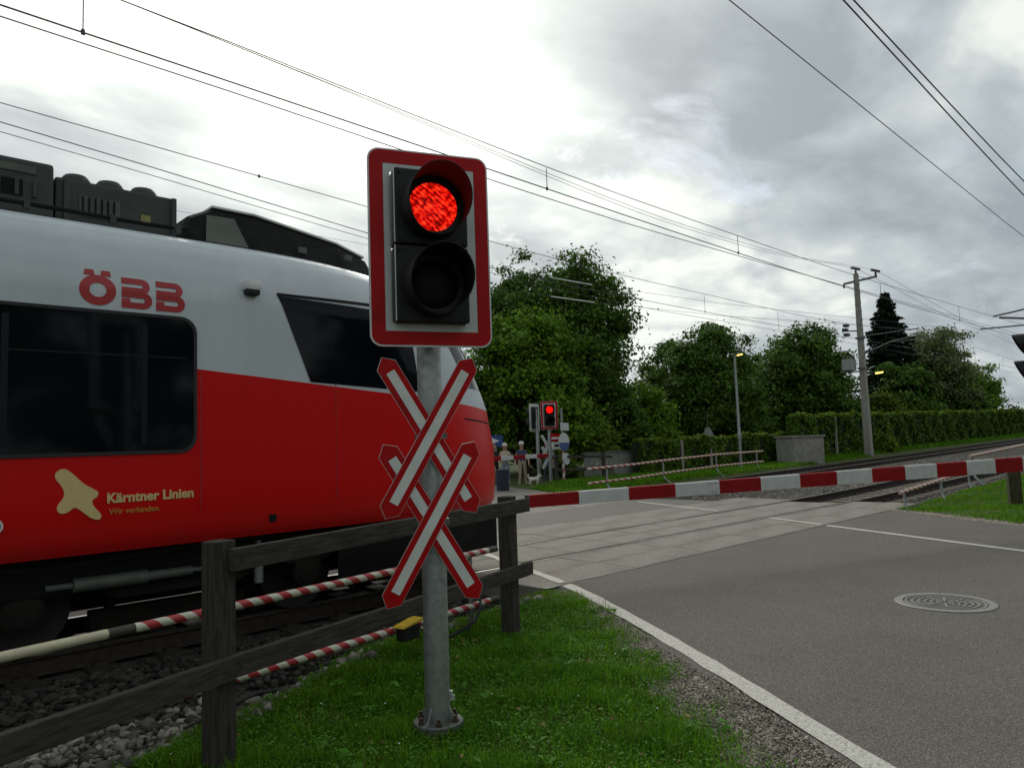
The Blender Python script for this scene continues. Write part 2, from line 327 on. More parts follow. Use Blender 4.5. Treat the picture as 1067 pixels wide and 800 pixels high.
def lamp_mat(name, col, strength, led=False):
    m = bpy.data.materials.new(name); m.use_nodes = True; nt = m.node_tree; L = nt.links.new; b = nt.nodes['Principled BSDF']
    b.inputs['Base Color'].default_value = (*[c * .2 for c in col], 1); b.inputs['Roughness'].default_value = .3; b.inputs['Specular IOR Level'].default_value = .12
    b.inputs['Emission Color'].default_value = (*col, 1); b.inputs['Emission Strength'].default_value = strength
    if led:   # ribbed lens: brighter streaks between the ribs
        tc = nt.nodes.new('ShaderNodeTexCoord'); mr = nt.nodes.new('ShaderNodeMapping'); mr.inputs['Rotation'].default_value = (0, R(-42), 0); L(tc.outputs['Object'], mr.inputs[0])
        sp = nt.nodes.new('ShaderNodeSeparateXYZ'); L(mr.outputs[0], sp.inputs[0])
        def MM(op, a, b=None, c=None):
            q = nt.nodes.new('ShaderNodeMath'); q.operation = op
            for k, v in enumerate((a, b, c)):
                if v is None: continue
                if isinstance(v, (int, float)): q.inputs[k].default_value = v
                else: L(v, q.inputs[k])
            return q.outputs[0]
        rows = MM('MULTIPLY_ADD', MM('SINE', MM('MULTIPLY', sp.outputs[2], 2 * PI / .026)), .5, .5)
        mp = nt.nodes.new('ShaderNodeMapping'); mp.inputs['Scale'].default_value = (26, 1, 38); L(mr.outputs[0], mp.inputs[0])
        n = nt.nodes.new('ShaderNodeTexNoise'); n.inputs['Scale'].default_value = 1.0; n.inputs['Detail'].default_value = 1; L(mp.outputs[0], n.inputs['Vector'])
        n2 = nt.nodes.new('ShaderNodeTexNoise'); n2.inputs['Scale'].default_value = 9.0; n2.inputs['Detail'].default_value = 1; L(tc.outputs['Object'], n2.inputs['Vector'])
        cen = nt.nodes.new('ShaderNodeVectorMath'); cen.operation = 'LENGTH'; L(tc.outputs['Object'], cen.inputs[0]); hub = MM('SMOOTH_MIN', MM('MULTIPLY', cen.outputs['Value'], 28.0), 1.0, .2)
        nr = nt.nodes.new('ShaderNodeMapRange'); L(n.outputs['Fac'], nr.inputs[0]); nr.inputs[1].default_value = .38; nr.inputs[2].default_value = .66
        tot = MM('MULTIPLY', MM('ADD', MM('MULTIPLY', MM('MULTIPLY_ADD', rows, .8, .2), nr.outputs[0]), MM('MULTIPLY', n2.outputs['Fac'], .45)), hub)
        r = nt.nodes.new('ShaderNodeMapRange'); L(tot, r.inputs[0]); r.inputs[1].default_value = .2; r.inputs[2].default_value = .75; r.inputs[3].default_value = strength * .28; r.inputs[4].default_value = strength * 2.4; L(r.outputs[0], b.inputs['Emission Strength'])
        hc = nt.nodes.new('ShaderNodeMixRGB'); L(MM('POWER', nr.outputs[0], 2.0), hc.inputs[0]); hc.inputs[1].default_value = (1.0, .003, .002, 1); hc.inputs[2].default_value = (1.0, .045, .012, 1); L(hc.outputs[0], b.inputs['Emission Color'])
    return m
MT['red_lens'] = lamp_mat('red_lens', (1.0, .004, .002), .40, True)
MT['red_lens_far'] = lamp_mat('red_lens_far', (1.0, .006, .003), 1.0)
MT['amber_lamp'] = lamp_mat('amber_lamp', (1.0, .62, .14), 2.2)
MT['dark_lens'] = pmat('dark_lens', (.004, .003, .003), rough=.5, spec=.15)

def train_paint():
    m = pmat('train_paint', (.56, .605, .635), (.51, .555, .585), 1.5, rough=.38, spec=.22); nt = m.node_tree; L = nt.links.new; b = nt.nodes['Principled BSDF']
    white = b.inputs['Base Color'].links[0].from_socket
    tc = nt.nodes.new('ShaderNodeTexCoord'); sp = nt.nodes.new('ShaderNodeSeparateXYZ'); L(tc.outputs['Object'], sp.inputs[0])
    a = nt.nodes.new('ShaderNodeMath'); a.operation = 'MULTIPLY_ADD'; L(sp.outputs[0], a.inputs[0]); a.inputs[1].default_value = .085; L(sp.outputs[2], a.inputs[2])
    lt = nt.nodes.new('ShaderNodeMath'); lt.operation = 'LESS_THAN'; L(a.outputs[0], lt.inputs[0]); lt.inputs[1].default_value = 2.735
    x = nt.nodes.new('ShaderNodeMixRGB'); L(lt.outputs[0], x.inputs[0]); L(white, x.inputs[1]); x.inputs[2].default_value = (.60, .0015, .002, 1)
    mp = nt.nodes.new('ShaderNodeMapping'); mp.inputs['Scale'].default_value = (5, 5, .5); L(tc.outputs['Object'], mp.inputs[0])
    n = nt.nodes.new('ShaderNodeTexNoise'); n.inputs['Scale'].default_value = 2.0; n.inputs['Detail'].default_value = 6; L(mp.outputs[0], n.inputs['Vector'])
    r = nt.nodes.new('ShaderNodeMapRange'); L(n.outputs['Fac'], r.inputs[0]); r.inputs[1].default_value = .3; r.inputs[2].default_value = .7; r.inputs[3].default_value = .97; r.inputs[4].default_value = 1.02
    vm = nt.nodes.new('ShaderNodeVectorMath'); vm.operation = 'SCALE'; L(x.outputs[0], vm.inputs[0]); L(r.outputs[0], vm.inputs['Scale'])
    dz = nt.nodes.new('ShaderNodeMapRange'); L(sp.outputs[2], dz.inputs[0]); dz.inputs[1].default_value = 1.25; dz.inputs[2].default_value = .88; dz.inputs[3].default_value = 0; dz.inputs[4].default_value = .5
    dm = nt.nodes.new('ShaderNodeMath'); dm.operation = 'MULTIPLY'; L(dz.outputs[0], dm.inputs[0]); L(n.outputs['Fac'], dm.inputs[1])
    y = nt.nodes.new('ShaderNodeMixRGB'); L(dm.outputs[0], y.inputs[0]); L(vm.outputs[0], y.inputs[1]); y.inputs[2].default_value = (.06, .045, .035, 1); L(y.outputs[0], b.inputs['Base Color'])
    return m
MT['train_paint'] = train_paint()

# ================================================================= THE SETTING
TA, TB, GA = 8.55, 15.0, 0.75          # track centre lines and half gauge (to rail centre)
def off(s): s = np.asarray(s, float); return .0002 * np.clip(s - 8, 0, 60) ** 2
def rise(s): s = np.asarray(s, float); return .0125 * np.clip(s - 19, 0, 160)
def fr_(s): return float(rise(s))
def fo(s): return float(off(s))
EDGE_S = [-40, -2, 1.2, 2.3, 3.8, 6.0, 7.5, 16.0, 21, 60, 200]; EDGE_N = [2.0, 3.4, 4.75, 5.3, 5.95, 6.25, 6.3, 6.4, 6.6, 6.9, 8.5]
def edge(s): return np.interp(s, EDGE_S, EDGE_N)
LN = [-60, -8, 1.62, 2.52, 3.49, 4.52, 6.0, 7.49, 9.21, 30, 70]; LS = [-30, -1.5, 3.98, 4.55, 5.15, 5.74, 6.57, 7.15, 7.84, 16.8, 34]       # left white edge line
RN = [-60, -8, 2.75, 8.28, 10.45, 13.05, 30, 70]; RS = [-14, 7.3, 12.16, 14.76, 15.76, 16.84, 23.6, 40]                                   # right white edge line
EN = [-60, -8, 3.4, 6.3, 10, 13, 17, 22, 30, 70]; ES = [-9, 10.2, 15.2, 17.2, 17.7, 17.9, 18.3, 20.6, 24.4, 41]                           # right asphalt edge
def ground_z(s, n):
    s = np.asarray(s, float); n = np.asarray(n, float)
    e = edge(s); far = 17.3 + off(s); d = np.minimum(n - e, far - n)
    bump = .018 * np.sin(s * 2.3 + n * 1.1) + .014 * np.sin(s * 1.1 - n * 2.7 + 1) + .02 * np.sin(s * .7 + n * .5)
    g = -.035 + rise(s) + bump * np.clip((30 - np.abs(s)) / 10, 0, 1)
    rd = np.minimum(s - np.interp(n, LN, LS), np.interp(n, EN, ES) - s)
    return g - .30 * sstep(-.35, .55, d) - .12 * sstep(-.02, .4, rd)
def Lf(n): return float(np.interp(n, LN, LS))
def Rf(n): return float(np.interp(n, RN, RS))
def Ef(n): return float(np.interp(n, EN, ES))
def smooth_interp(fn, n, w=.7): return sum(fn(n + k * w / 3) for k in (-3, -2, -1, 0, 1, 2, 3)) / 7

def axis_lines(lo, hi, a, b, step):
    core = list(np.arange(a, b + 1e-6, step)); x = step; l = []; p = a
    while p > lo: x *= 1.35; p -= x; l.append(max(p, lo))
    x = step; r = []; p = b
    while p < hi: x *= 1.35; p += x; r.append(min(p, hi))
    return np.array(l[::-1] + core + r)
gs = axis_lines(-900, 1200, -6, 26, .25); gn = axis_lines(-900, 1200, -2, 24, .25)
S_, N_ = np.meshgrid(gs, gn, indexing='ij'); Z_ = ground_z(S_, N_)
i, j = np.meshgrid(np.arange(len(gs) - 1), np.arange(len(gn) - 1), indexing='ij'); k = i * len(gn) + j
gro = indexed('ground', np.stack([S_, N_, Z_], -1).reshape(-1, 3), np.stack([k, k + len(gn), k + len(gn) + 1, k + 1], -1).reshape(-1, 4), MT['soil']); tag(gro, kind='structure')

# road: asphalt slab with real edges, in three stretches
road = thing('road', None, None); tag(road, kind='structure')
def asphalt(n0, n1, mat, z0=0.0, name='asphalt_surface'):
    ns = np.arange(n0, n1 + 1e-6, (n1 - n0) / max(2, int((n1 - n0) / .35))); v = []; f = []
    for q in ns:
        l = smooth_interp(Lf, q) - .12 + .05 * math.sin(q * 3.1) + .03 * math.sin(q * 7.7); r = smooth_interp(Ef, q) + .08 * math.sin(q * 2.3)
        v += [(l, q, z0 - .3), (l, q, z0 - .012), (l + .06, q, z0), (r - .08, q, z0), (r, q, z0 - .012), (r, q, z0 - .3)]
    for a in range(len(ns) - 1):
        for c in range(5): f.append((a * 6 + c, a * 6 + c + 1, a * 6 + c + 7, a * 6 + c + 6))
    m = MB(); m.add(v, f); return m.build(name, mat, road)
asphalt(-60, 6.27, MT['asphalt']); asphalt(11.02, 13.2, MT['old_asphalt'], 0); asphalt(16.8, 70, MT['old_asphalt'], -.004)
def road_line(fn, n0, n1, w, name='white_line', z=.004):
    ns = np.arange(n0, n1 + 1e-6, .2); v = []; f = []
    for q in ns:
        c = smooth_interp(fn, q); t = (smooth_interp(fn, q + .1) - smooth_interp(fn, q - .1)) / .2; h = w / 2 * math.sqrt(1 + t * t)
        a = .008 * math.sin(q * 11.3) + .006 * math.sin(q * 23.1); v += [(c - h + a, q, z), (c + h - a * .7, q, z)]
    for a in range(len(ns) - 1): f.append((2 * a, 2 * a + 1, 2 * a + 3, 2 * a + 2))
    m = MB(); m.add(v, f); return m.build(name, MT['line_paint'], road)
road_line(Lf, -40, 6.26, .15); road_line(Lf, 6.32, 7.72, .13, z=.008); road_line(Lf, 7.9, 9.2, .12, z=.008)
road_line(Rf, -40, 6.26, .13); road_line(Rf, 6.32, 7.72, .12, z=.008); road_line(Rf, 9.4, 11.0, .12, z=.008); road_line(Rf, 11.04, 13.0, .12)

tj = MB(); v = []; f = []
for k, x in enumerate(np.arange(6.3, 17.25, .12)):
    w = .018 + .014 * math.sin(x * 5.3) * math.sin(x * 2.1) + RNG.uniform(0, .016); c = 6.262 + .008 * math.sin(x * 3.7) + RNG.normal(0, .004); v += [(x, c - w, .005), (x, c + w * .6, .0052)]
    if k: f.append((2 * k - 2, 2 * k, 2 * k + 1, 2 * k - 1))
tj.add(v, f); tj.build('tar_joint', MT['tar'], road)
# level crossing deck of concrete panels
deck = thing('level_crossing_deck', None, None); tag(deck, kind='structure')
def slabs(n0, n1, s0, s1, ln):
    m = MB(); m.box((0, 0, 0), (ln - .011, n1 - n0 - .009, .22)); o = m.build('concrete_slab', MT['slab'], deck, bevel=.008); me = o.data; bpy.data.objects.remove(o)
    x = s0
    while x < s1:
        c = link('concrete_slab', me, deck); c.location = (x + ln / 2, (n0 + n1) / 2, -.108 + random.uniform(-.0015, .001)); c.rotation_euler = (random.uniform(-.002, .002), random.uniform(-.001, .001), PI if random.random() < .5 else 0); x += ln
for tc_, o1, o2 in ((TA, 2.27, 2.46), (TB, 1.8, 1.8)):
    for a, b in ((-o1, -(o1 + GA + .06) / 2), (-(o1 + GA + .06) / 2, -GA - .055), (-GA + .09, 0), (0, GA - .09), (GA + .055, (o2 + GA + .06) / 2), ((o2 + GA + .06) / 2, o2)):
        slabs(tc_ + a, tc_ + b, 6.3 if tc_ == TA else 9.2, 17.3 if tc_ == TA else 18.6, 1.2 if abs(a) < .8 and abs(b) < .8 else 1.8)

# ballast bed under both tracks
bs = axis_lines(-60, 220, -6, 50, .5); q_ = np.linspace(0, 1, 46)
E0 = edge(bs)[:, None] - .15; E1 = (17.1 + off(bs))[:, None]
BN = E0 + (E1 - E0) * q_[None, :]; BS = np.repeat(bs[:, None], 46, 1); dd = np.minimum(BN - E0, E1 - BN)
BZ = rise(BS) - .215 + .012 * np.sin(BS * 9.1) * np.sin(BN * 7.7) - .12 * (1 - sstep(0.1, .9, dd)) - .07 * sstep(1.9, 2.6, np.minimum(np.abs(BN - TA - off(BS)), np.abs(BN - TB - off(BS))))
i, j = np.meshgrid(np.arange(len(bs) - 1), np.arange(45), indexing='ij'); k = i * 46 + j
bb = indexed('ballast_bed', np.stack([BS, BN, BZ], -1).reshape(-1, 3), np.stack([k, k + 46, k + 47, k + 1], -1).reshape(-1, 4), MT['ballast']); tag(bb, kind='structure')

def track(n0, s0, s1, sleeper_ranges):
    t = thing('railway_track', None, None); tag(t, kind='structure')
    ss = list(np.arange(s0, 30, 3)) + list(np.arange(30, s1, 8)); prof = [(-.065, -.17), (.065, -.17), (.062, -.155), (.012, -.13), (.012, -.045), (.036, -.03), (.036, -.006), (.028, 0), (-.028, 0), (-.036, -.006), (-.036, -.03), (-.012, -.045), (-.012, -.13), (-.062, -.155)]
    for g in (-GA, GA):
        m = MB(); v = []; f = []; n = len(prof)
        for x in ss:
            for a, b in prof: v.append((x, n0 + g + fo(x) + a, b + fr_(x)))
        mi = []
        for a in range(len(ss) - 1):
            for c in range(n):
                c2 = (c + 1) % n; f.append((a * n + c, a * n + c2, (a + 1) * n + c2, (a + 1) * n + c)); mi.append(1 if c == 7 else 0)
        m.add(v, f); m.mi = mi; m.build('rail', [MT['rail_steel'], MT['rail_head']], t)
    sm = MB(); sm.box((0, 0, 0), (.25, 2.5, .18)); so = sm.build('sleeper', MT['sleeper'], t, bevel=.015); me = so.data; bpy.data.objects.remove(so)
    me2 = me.copy(); me2.materials.clear(); me2.materials.append(MT['dark_sleeper']); cm = MB()
    for g in (-GA, GA):
        for w in (-1, 1): cm.box((0, g + w * .10, .1), (.12, .09, .04)); cm.lathe([(.018, .1), (.018, .15), (.0, .155)], 6, (0, g + w * .10, 0))
    co = cm.build('rail_clip', MT['rail_steel'], t); cme = co.data; bpy.data.objects.remove(co)
    for a, b in sleeper_ranges:
        x = a
        while x < b:
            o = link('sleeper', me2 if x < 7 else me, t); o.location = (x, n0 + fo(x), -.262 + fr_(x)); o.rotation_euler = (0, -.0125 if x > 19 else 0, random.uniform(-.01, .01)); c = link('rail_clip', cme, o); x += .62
    return t
track(TA, -40, 170, ((-3, 6.1), (17.6, 75))); track(TB, -40, 170, ((18.9, 80),))

# ================================================================= THE TRAIN
TW = 1.48; TZ = [.90, .98, 1.3, 1.7, 2.2, 2.6, 3.0, 3.2, 3.45, 3.65, 3.79, 3.88, 3.95]; THW = [1.42, 1.455, TW, TW, TW, TW, TW, TW, 1.43, 1.35, 1.24, 1.02, .55]
TSF = [7.12, 7.16, 7.18, 7.16, 7.05, 6.88, 6.64, 6.47, 6.14, 5.82, 5.54, 5.32, 5.05]
def t_half(s, z):
    w = float(np.interp(z, TZ, THW)); sf = float(np.interp(z, TZ, TSF)); s0 = sf - 2.5
    if s <= s0: return w
    u = min(1, (s - s0) / 2.5); return w * (1 - u ** 2.7) ** (1 / 2.2)
train = thing('train', 'white and red passenger train front rolling past behind the wooden fence', 'train', (0, TA, 0))
def build_train():
    P = lambda s, z, d=0.0, side=-1: (s, side * (t_half(s, z) + d), z)
    m = MB(); v = []; f = []; us = [-24, -14, -8, -4, -1, 0, 1, 2, 3, 3.5]; na = 22
    cols = None
    zs = sorted(set([round(a, 3) for a in list(np.interp(np.linspace(0, 12, 37), range(13), TZ))]))
    for z in zs:
        w = float(np.interp(z, TZ, THW)); sf = float(np.interp(z, TZ, TSF)); s0 = sf - 2.5; row = []
        for u in np.linspace(-24, s0, 12)[:-1]: row.append((u, w))
        for k in range(na + 1):
            a = k / na * PI / 2; uu = math.sin(a) ** .9; row.append((s0 + 2.5 * uu, w * max(0, 1 - uu ** 2.7) ** (1 / 2.2)))
        full = [(s, -h) for s, h in row] + [(s, h) for s, h in row[:-1][::-1]]
        cols = len(full); v += [(s, y, z) for s, y in full]
    nz = len(zs)
    for a in range(nz - 1):
        for c in range(cols - 1): f.append((a * cols + c, a * cols + c + 1, (a + 1) * cols + c + 1, (a + 1) * cols + c))
        f.append((a * cols + cols - 1, a * cols, (a + 1) * cols, (a + 1) * cols + cols - 1))
    half = cols // 2
    for base in (0, (nz - 1) * cols):
        for c in range(half): 
            a, b = base + c, base + c + 1; a2, b2 = base + cols - 1 - c, base + cols - 2 - c
            f.append((a, b, b2, a2) if b != b2 else (a, b, a2))
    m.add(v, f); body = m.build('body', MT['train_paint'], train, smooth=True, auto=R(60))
    # patches that follow the body surface
    def patch(name, poly, mat, d=.006, n=14, parent=None, side=-1, smooth=True):
        """poly: (s_left, s_right) as functions of t in 0..1 going up"""
        mm = MB(); vs = []; fs = []
        for a in range(n + 1):
            for b in range(n + 1):
                s, z = poly(b / n, a / n); vs.append(P(s, z, d, side))
        for a in range(n):
            for b in range(n): fs.append((a * (n + 1) + b, a * (n + 1) + b + 1, (a + 1) * (n + 1) + b + 1, (a + 1) * (n + 1) + b))
        mm.add(vs, fs); return mm.build(name, mat, parent or train, smooth=smooth)
    def rrect(a0, a1, b0, b1, r, seg=6):
        o = []
        for cx, cy, st in ((a1 - r, b1 - r, 0), (a0 + r, b1 - r, 90), (a0 + r, b0 + r, 180), (a1 - r, b0 + r, 270)):
            for k in range(seg + 1): an = R(st + 90 * k / seg); o.append((cx + r * math.cos(an), cy + r * math.sin(an)))
        return o
    for side in (-1, 1):
        for a0, a1 in ((-2.0, 2.56), (-6.4, -2.5), (-11.5, -8.6), (-15.6, -12.0)):
            w = MB().prism(rrect(a0, a1, 1.76, 2.97, .13), lambda a, b, t: (a, side * (TW - .02 + t), b), .03).build('side_window', MT['glass'], train, smooth=True)
            oo, ii = rrect(a0 - .028, a1 + .028, 1.732, 2.998, .15), rrect(a0 + .002, a1 - .002, 1.762, 2.968, .13); nn_ = len(oo); sl = MB(); sl.add([(a, side * (TW + .013), b) for a, b in oo + ii] + [(a, side * (TW - .01), b) for a, b in oo], [(k, (k + 1) % nn_, nn_ + (k + 1) % nn_, nn_ + k) for k in range(nn_)] + [(k, (k + 1) % nn_, 2 * nn_ + (k + 1) % nn_, 2 * nn_ + k) for k in range(nn_)]); sl.build('rubber_seal', MT['rubber'], w)
            MB().prism(rrect(a0 + .06, a1 - .06, 2.60, 2.615, .006, 2), lambda a, b, t: (a, side * (TW + .009 + t), b), .006).build('window_bar', MT['window_bar'], w)
            for xx in np.arange(a0 + .95, a1 - .3, 1.05): MB().prism(rrect(xx, xx + .05, 1.82, 2.90, .006, 2), lambda a, b, t: (a, side * (TW + .009 + t), b), .005).build('window_bar', MT['window_bar'], w)
            MB().prism(rrect(a0 + .25, a0 + .5, 2.66, 2.69, .005, 2), lambda a, b, t: (a, side * (TW + .009 + t), b), .005).build('window_handle', MT['galv_dark'], w)
        d_ = MB().prism(rrect(-8.3, -7.0, .95, 3.05, .1), lambda a, b, t: (a, side * (TW - .02 + t), b), .028).build('door', MT['train_paint'], train, smooth=True)
        MB().prism(rrect(-8.1, -7.2, 1.7, 2.85, .1), lambda a, b, t: (a, side * (TW + .008 + t), b), .006).build('door_pane', MT['glass'], d_, smooth=True)
        cw = patch('cab_side_window', lambda b, a: (3.76 - .35 * a + b * (1.42 - .12 * a + .35 * a), 2.43 - .07 * b + a * (.88 + .03 * b)), MT['glass'], .006, 16, side=side)
        patch('window_seal', lambda b, a: (3.40 + b * 1.28, 3.31 + .012 * b + a * .03), MT['train_dark'], .012, 12, parent=cw, side=side)
        patch('panel_seam', lambda b, a: (5.95 + b * .85, 2.04 - .06 * b + a * .018), MT['train_dark'], .004, 8, side=side)
        # lettering and emblem
        fl = 1 if side < 0 else -1
        def mtx(s, z, d=.004): return Matrix.Translation((s, side * (TW + d), z)) @ (Matrix.Rotation(0 if side < 0 else PI, 4, 'Z') @ Matrix.Rotation(R(90), 4, 'X'))
        def sy(z): return float(np.interp(z, TZ, THW))
        # each letter sits on the upright body side
        for bi, bs_ in enumerate((1.935, 2.225)):
            lt = MB(); b0 = bs_ if side < 0 else 4.10 - bs_
            def letter(pts_o, pts_i):
                n_ = len(pts_o); vs = [(b0 + (a if side < 0 else -a), side * (sy(3.035 + b) + q), 3.035 + b) for q in (-.01, .006) for a, b in pts_o + pts_i]
                fs = []
                for k in range(n_ - 1): fs += [(2 * n_ + k, 2 * n_ + k + 1, 3 * n_ + k + 1, 3 * n_ + k), (k, k + 1, 2 * n_ + k + 1, 2 * n_ + k), (n_ + k, n_ + k + 1, 3 * n_ + k + 1, 3 * n_ + k)]
                lt.add(vs, fs)
            def lobe(z0, z1, w):
                c, h = (z0 + z1) / 2, (z1 - z0) / 2; t_ = .066; o = [(.0, z1), (.05, z1)] + [(w - h + h * math.sin(a), c + h * math.cos(a)) for a in np.linspace(0, PI, 13)] + [(.05, z0), (.0, z0)]
                h2 = h - t_ * .82; i_ = [(.0, c + h2), (.05, c + h2)] + [(w - h + max(.012, h - t_) * math.sin(a), c + h2 * math.cos(a)) for a in np.linspace(0, PI, 13)] + [(.05, c - h2), (.0, c - h2)]; letter(o, i_)
            lobe(.135, .275, .235); lobe(.0, .150, .255)
            lt.prism([(0, 0), (.072, 0), (.072, .275), (0, .275)], lambda a, b, t: (b0 + (a if side < 0 else -a), side * (sy(3.035 + b) - .009 + t), 3.035 + b), .016)
            lt.build('lettering', MT['logo_red'], train)
        oc = 1.745 if side < 0 else 2.355; ol = MB(); nO = 40; vs = []; fs = []
        for k in range(nO):
            an = 2 * PI * k / nO
            for rr in (.145, .068):
                z = 3.17 + rr * .93 * math.sin(an)
                for q in (-.01, .006): vs.append((oc + rr * math.cos(an), side * (sy(z) + q), z))
        for k in range(nO):
            a, b = 4 * k, 4 * ((k + 1) % nO); fs += [(a + 1, b + 1, b + 3, a + 3), (a, a + 1, b + 1, b), (a + 3, b + 3, b + 2, a + 2)]
        ol.add(vs, fs)
        for q in (-.065, .065): ol.prism([(oc + q - .042, 3.30), (oc + q + .042, 3.30), (oc + q + .034, 3.35), (oc + q - .034, 3.35)], lambda a, b, t: (a, side * (sy(b) - .008 + t), b), .014)
        ol.build('lettering', MT['logo_red'], train)['label'] = 'red ring letter with two dots on the white upper side'
        em = [(1.44, 1.60), (1.50, 1.64), (1.56, 1.60), (1.66, 1.49), (1.73, 1.45), (1.77, 1.42), (1.755, 1.375), (1.715, 1.36), (1.725, 1.31), (1.79, 1.235), (1.79, 1.20), (1.765, 1.185), (1.71, 1.205), (1.62, 1.29), (1.585, 1.31), (1.535, 1.265), (1.485, 1.26), (1.455, 1.295), (1.465, 1.34), (1.50, 1.38), (1.515, 1.43), (1.485, 1.50), (1.445, 1.545)]
        # round the outline
        for _ in range(2):
            nn = []
            for k in range(len(em)):
                p, q = em[k], em[(k + 1) % len(em)]; nn += [(.75 * p[0] + .25 * q[0], .75 * p[1] + .25 * q[1]), (.25 * p[0] + .75 * q[0], .25 * p[1] + .75 * q[1])]
            em = nn
        e_ = MB().prism(em, lambda a, b, t: (a, side * (TW - .012 + t), b), .017).build('emblem', MT['logo_gold'], train); e_['label'] = 'gold winged emblem on the red side'
        t1 = text_mesh('slogan', 'Kärntner Linien', .115, MT['logo_gold'], train, mtx(1.83 if side < 0 else 2.6, 1.325), .002, .004, 1.0)
        t2 = text_mesh('slogan', 'Wir verbinden.', .068, MT['logo_orange'], train, mtx(1.85 if side < 0 else 2.6, 1.225), .002, .001)
        for q in list(t2.data.vertices): q.co.y += -side * (TW - sy(q.co.z))
        # small fittings
        rg = MB().lathe([(.0, -.01), (.062, -.01), (.062, .012), (.045, .012)], 20, axis='Y').build('filler_port', MT['sign_white'], train, smooth=True); rg.location = (1.03, side * (TW - .0), 1.2); rg.scale = (1, side, 1)
        rg2 = MB().lathe([(.044, .013), (.0, .015)], 20, axis='Y').build('port_cap', MT['black_plastic'], rg)
        h = MB(); h.box((3.12, side * (sy(3.36) + .05), 3.37), (.17, .13, .10)); ho = h.build('side_camera', MT['sign_white'], train, bevel=.03, smooth=True)
        MB().box((3.12, side * (sy(3.33) + .05), 3.30), (.13, .10, .05)).build('camera_lens', MT['black_plastic'], ho, bevel=.01)
        MB().prism(rrect(3.30, 3.38, 1.02, 1.10, .008, 2), lambda a, b, t: (a, side * (1.452 + t), b), .012).build('step_light', MT['train_dark'], train)
        for xx in (2.62, 4.05): MB().prism(rrect(xx, xx + .010, 1.2, 2.5, .002, 1), lambda a, b, t: (a, side * (TW - .01 + t), b), .0125).build('panel_seam', MT['logo_red'], train)
        # windscreen half and head lamps, on the nose
        def nose(b, a):
            z = 2.45 + a * 1.1; sf = float(np.interp(z, TZ, TSF)); uu = .66 + .339 * b; return sf - 2.5 + 2.5 * uu, z
        patch('windscreen', nose, MT['glass'], .007, 14, side=side)
        def hl(b, a):
            z = 1.55 + a * .16; sf = float(np.interp(z, TZ, TSF)); return sf - 2.5 + 2.5 * (.86 + .09 * b), z
        patch('head_lamp', hl, MT['sign_white'], .008, 6, side=side)
    # front skirt and plough
    sk = MB(); pts = [(s, t_half(s, .98) - .10) for s in np.linspace(4.2, 7.13, 14)] + [(7.15, .0)]
    ring = [(s, -h) for s, h in pts] + [(s, h) for s, h in pts[:-1][::-1]]; nr = len(ring)
    vs = [(s, y, .905) for s, y in ring] + [(s - .06, y * .97, .55) for s, y in ring] + [(s - .22 if s > 5 else s, y * .9, .24) for s, y in ring]
    fs = [(l * nr + c, l * nr + c + 1, (l + 1) * nr + c + 1, (l + 1) * nr + c) for l in (0, 1) for c in range(nr - 1)]
    sk.add(vs, fs); sk.build('front_skirt', MT['train_dark'], train, smooth=True)
    cp = MB(); cp.box((7.0, 0, .92), (.5, .36, .2)); cp.lathe([(.09, 6.95), (.09, 7.26), (.11, 7.30)], 14, (0, 0, .92), 'X'); cp.build('coupler', MT['train_dark'], train, bevel=.02)
    uf = MB(); uf.box((-10, 0, .72), (27, 2.3, .34)); uf.box((-13, 0, .5), (9, 2.2, .3)); uf.box((-2.1, -.9, .55), (2.3, .8, .4)); uf.box((-2.1, .9, .55), (2.3, .8, .4)); uf.box((2.6, 0, .52), (3.9, 1.3, .42)); uf.box((-15.5, 0, .52), (3.9, 1.3, .42)); uf.box((5.6, 0, .60), (2.2, 2.1, .5)); uf.box((-1.0, .3, .36), (3.0, .9, .5)); uf.box((2.6, .55, .33), (3.6, .35, .3)); uf.build('underframe', MT['train_dark'], train, bevel=.02)
    # bogies
    for bx in (2.6, -15.5):
        for side in (-1, 1):
            fr = MB(); y = side * 1.02
            pr = [(bx - 1.75, .60), (bx - .9, .60), (bx - .55, .44), (bx + .55, .44), (bx + .9, .60), (bx + 1.75, .60), (bx + 1.75, .72), (bx + .85, .74), (bx + .5, .60), (bx - .5, .60), (bx - .85, .74), (bx - 1.75, .72)]
            fr.prism(pr, lambda a, b, t: (a, y - .08 + t, b), .16); bo = fr.build('bogie_frame', MT['train_bogie'], train, bevel=.012)
            for wx in (bx - 1.3, bx + 1.3):
                wh = MB().lathe([(.0, -.07), (.10, -.07), (.12, -.05), (.36, -.035), (.42, -.06), (.425, .05), (.45, .07), (.45, .09), (.38, .09), (.36, .02), (.12, .05), (.0, .05)], 36, axis='Y').build('wheel', MT['train_wheel'], train, smooth=True); wh.location = (wx, side * .76, .425); wh.scale = (1, -side, 1)
                ab = MB(); ab.lathe([(.15, -.1), (.17, 0), (.17, .12), (.11, .15)], 18, (0, 0, 0), 'Y'); ab.box((0, .05, .14), (.5, .14, .08)); ax = ab.build('axle_box', MT['train_bogie'], train, bevel=.006); ax.location = (wx, side * 1.0, .43); ax.scale = (1, side, 1)
                for q in (-.19, .19):
                    sp = MB(); sp.tube([(q + .065 * math.cos(t), .05 + .065 * math.sin(t), .17 + t * .0062) for t in np.arange(0, 6 * 2 * PI * .8, .5)], .014, 6); sp.build('spring', MT['train_bogie'], ax)
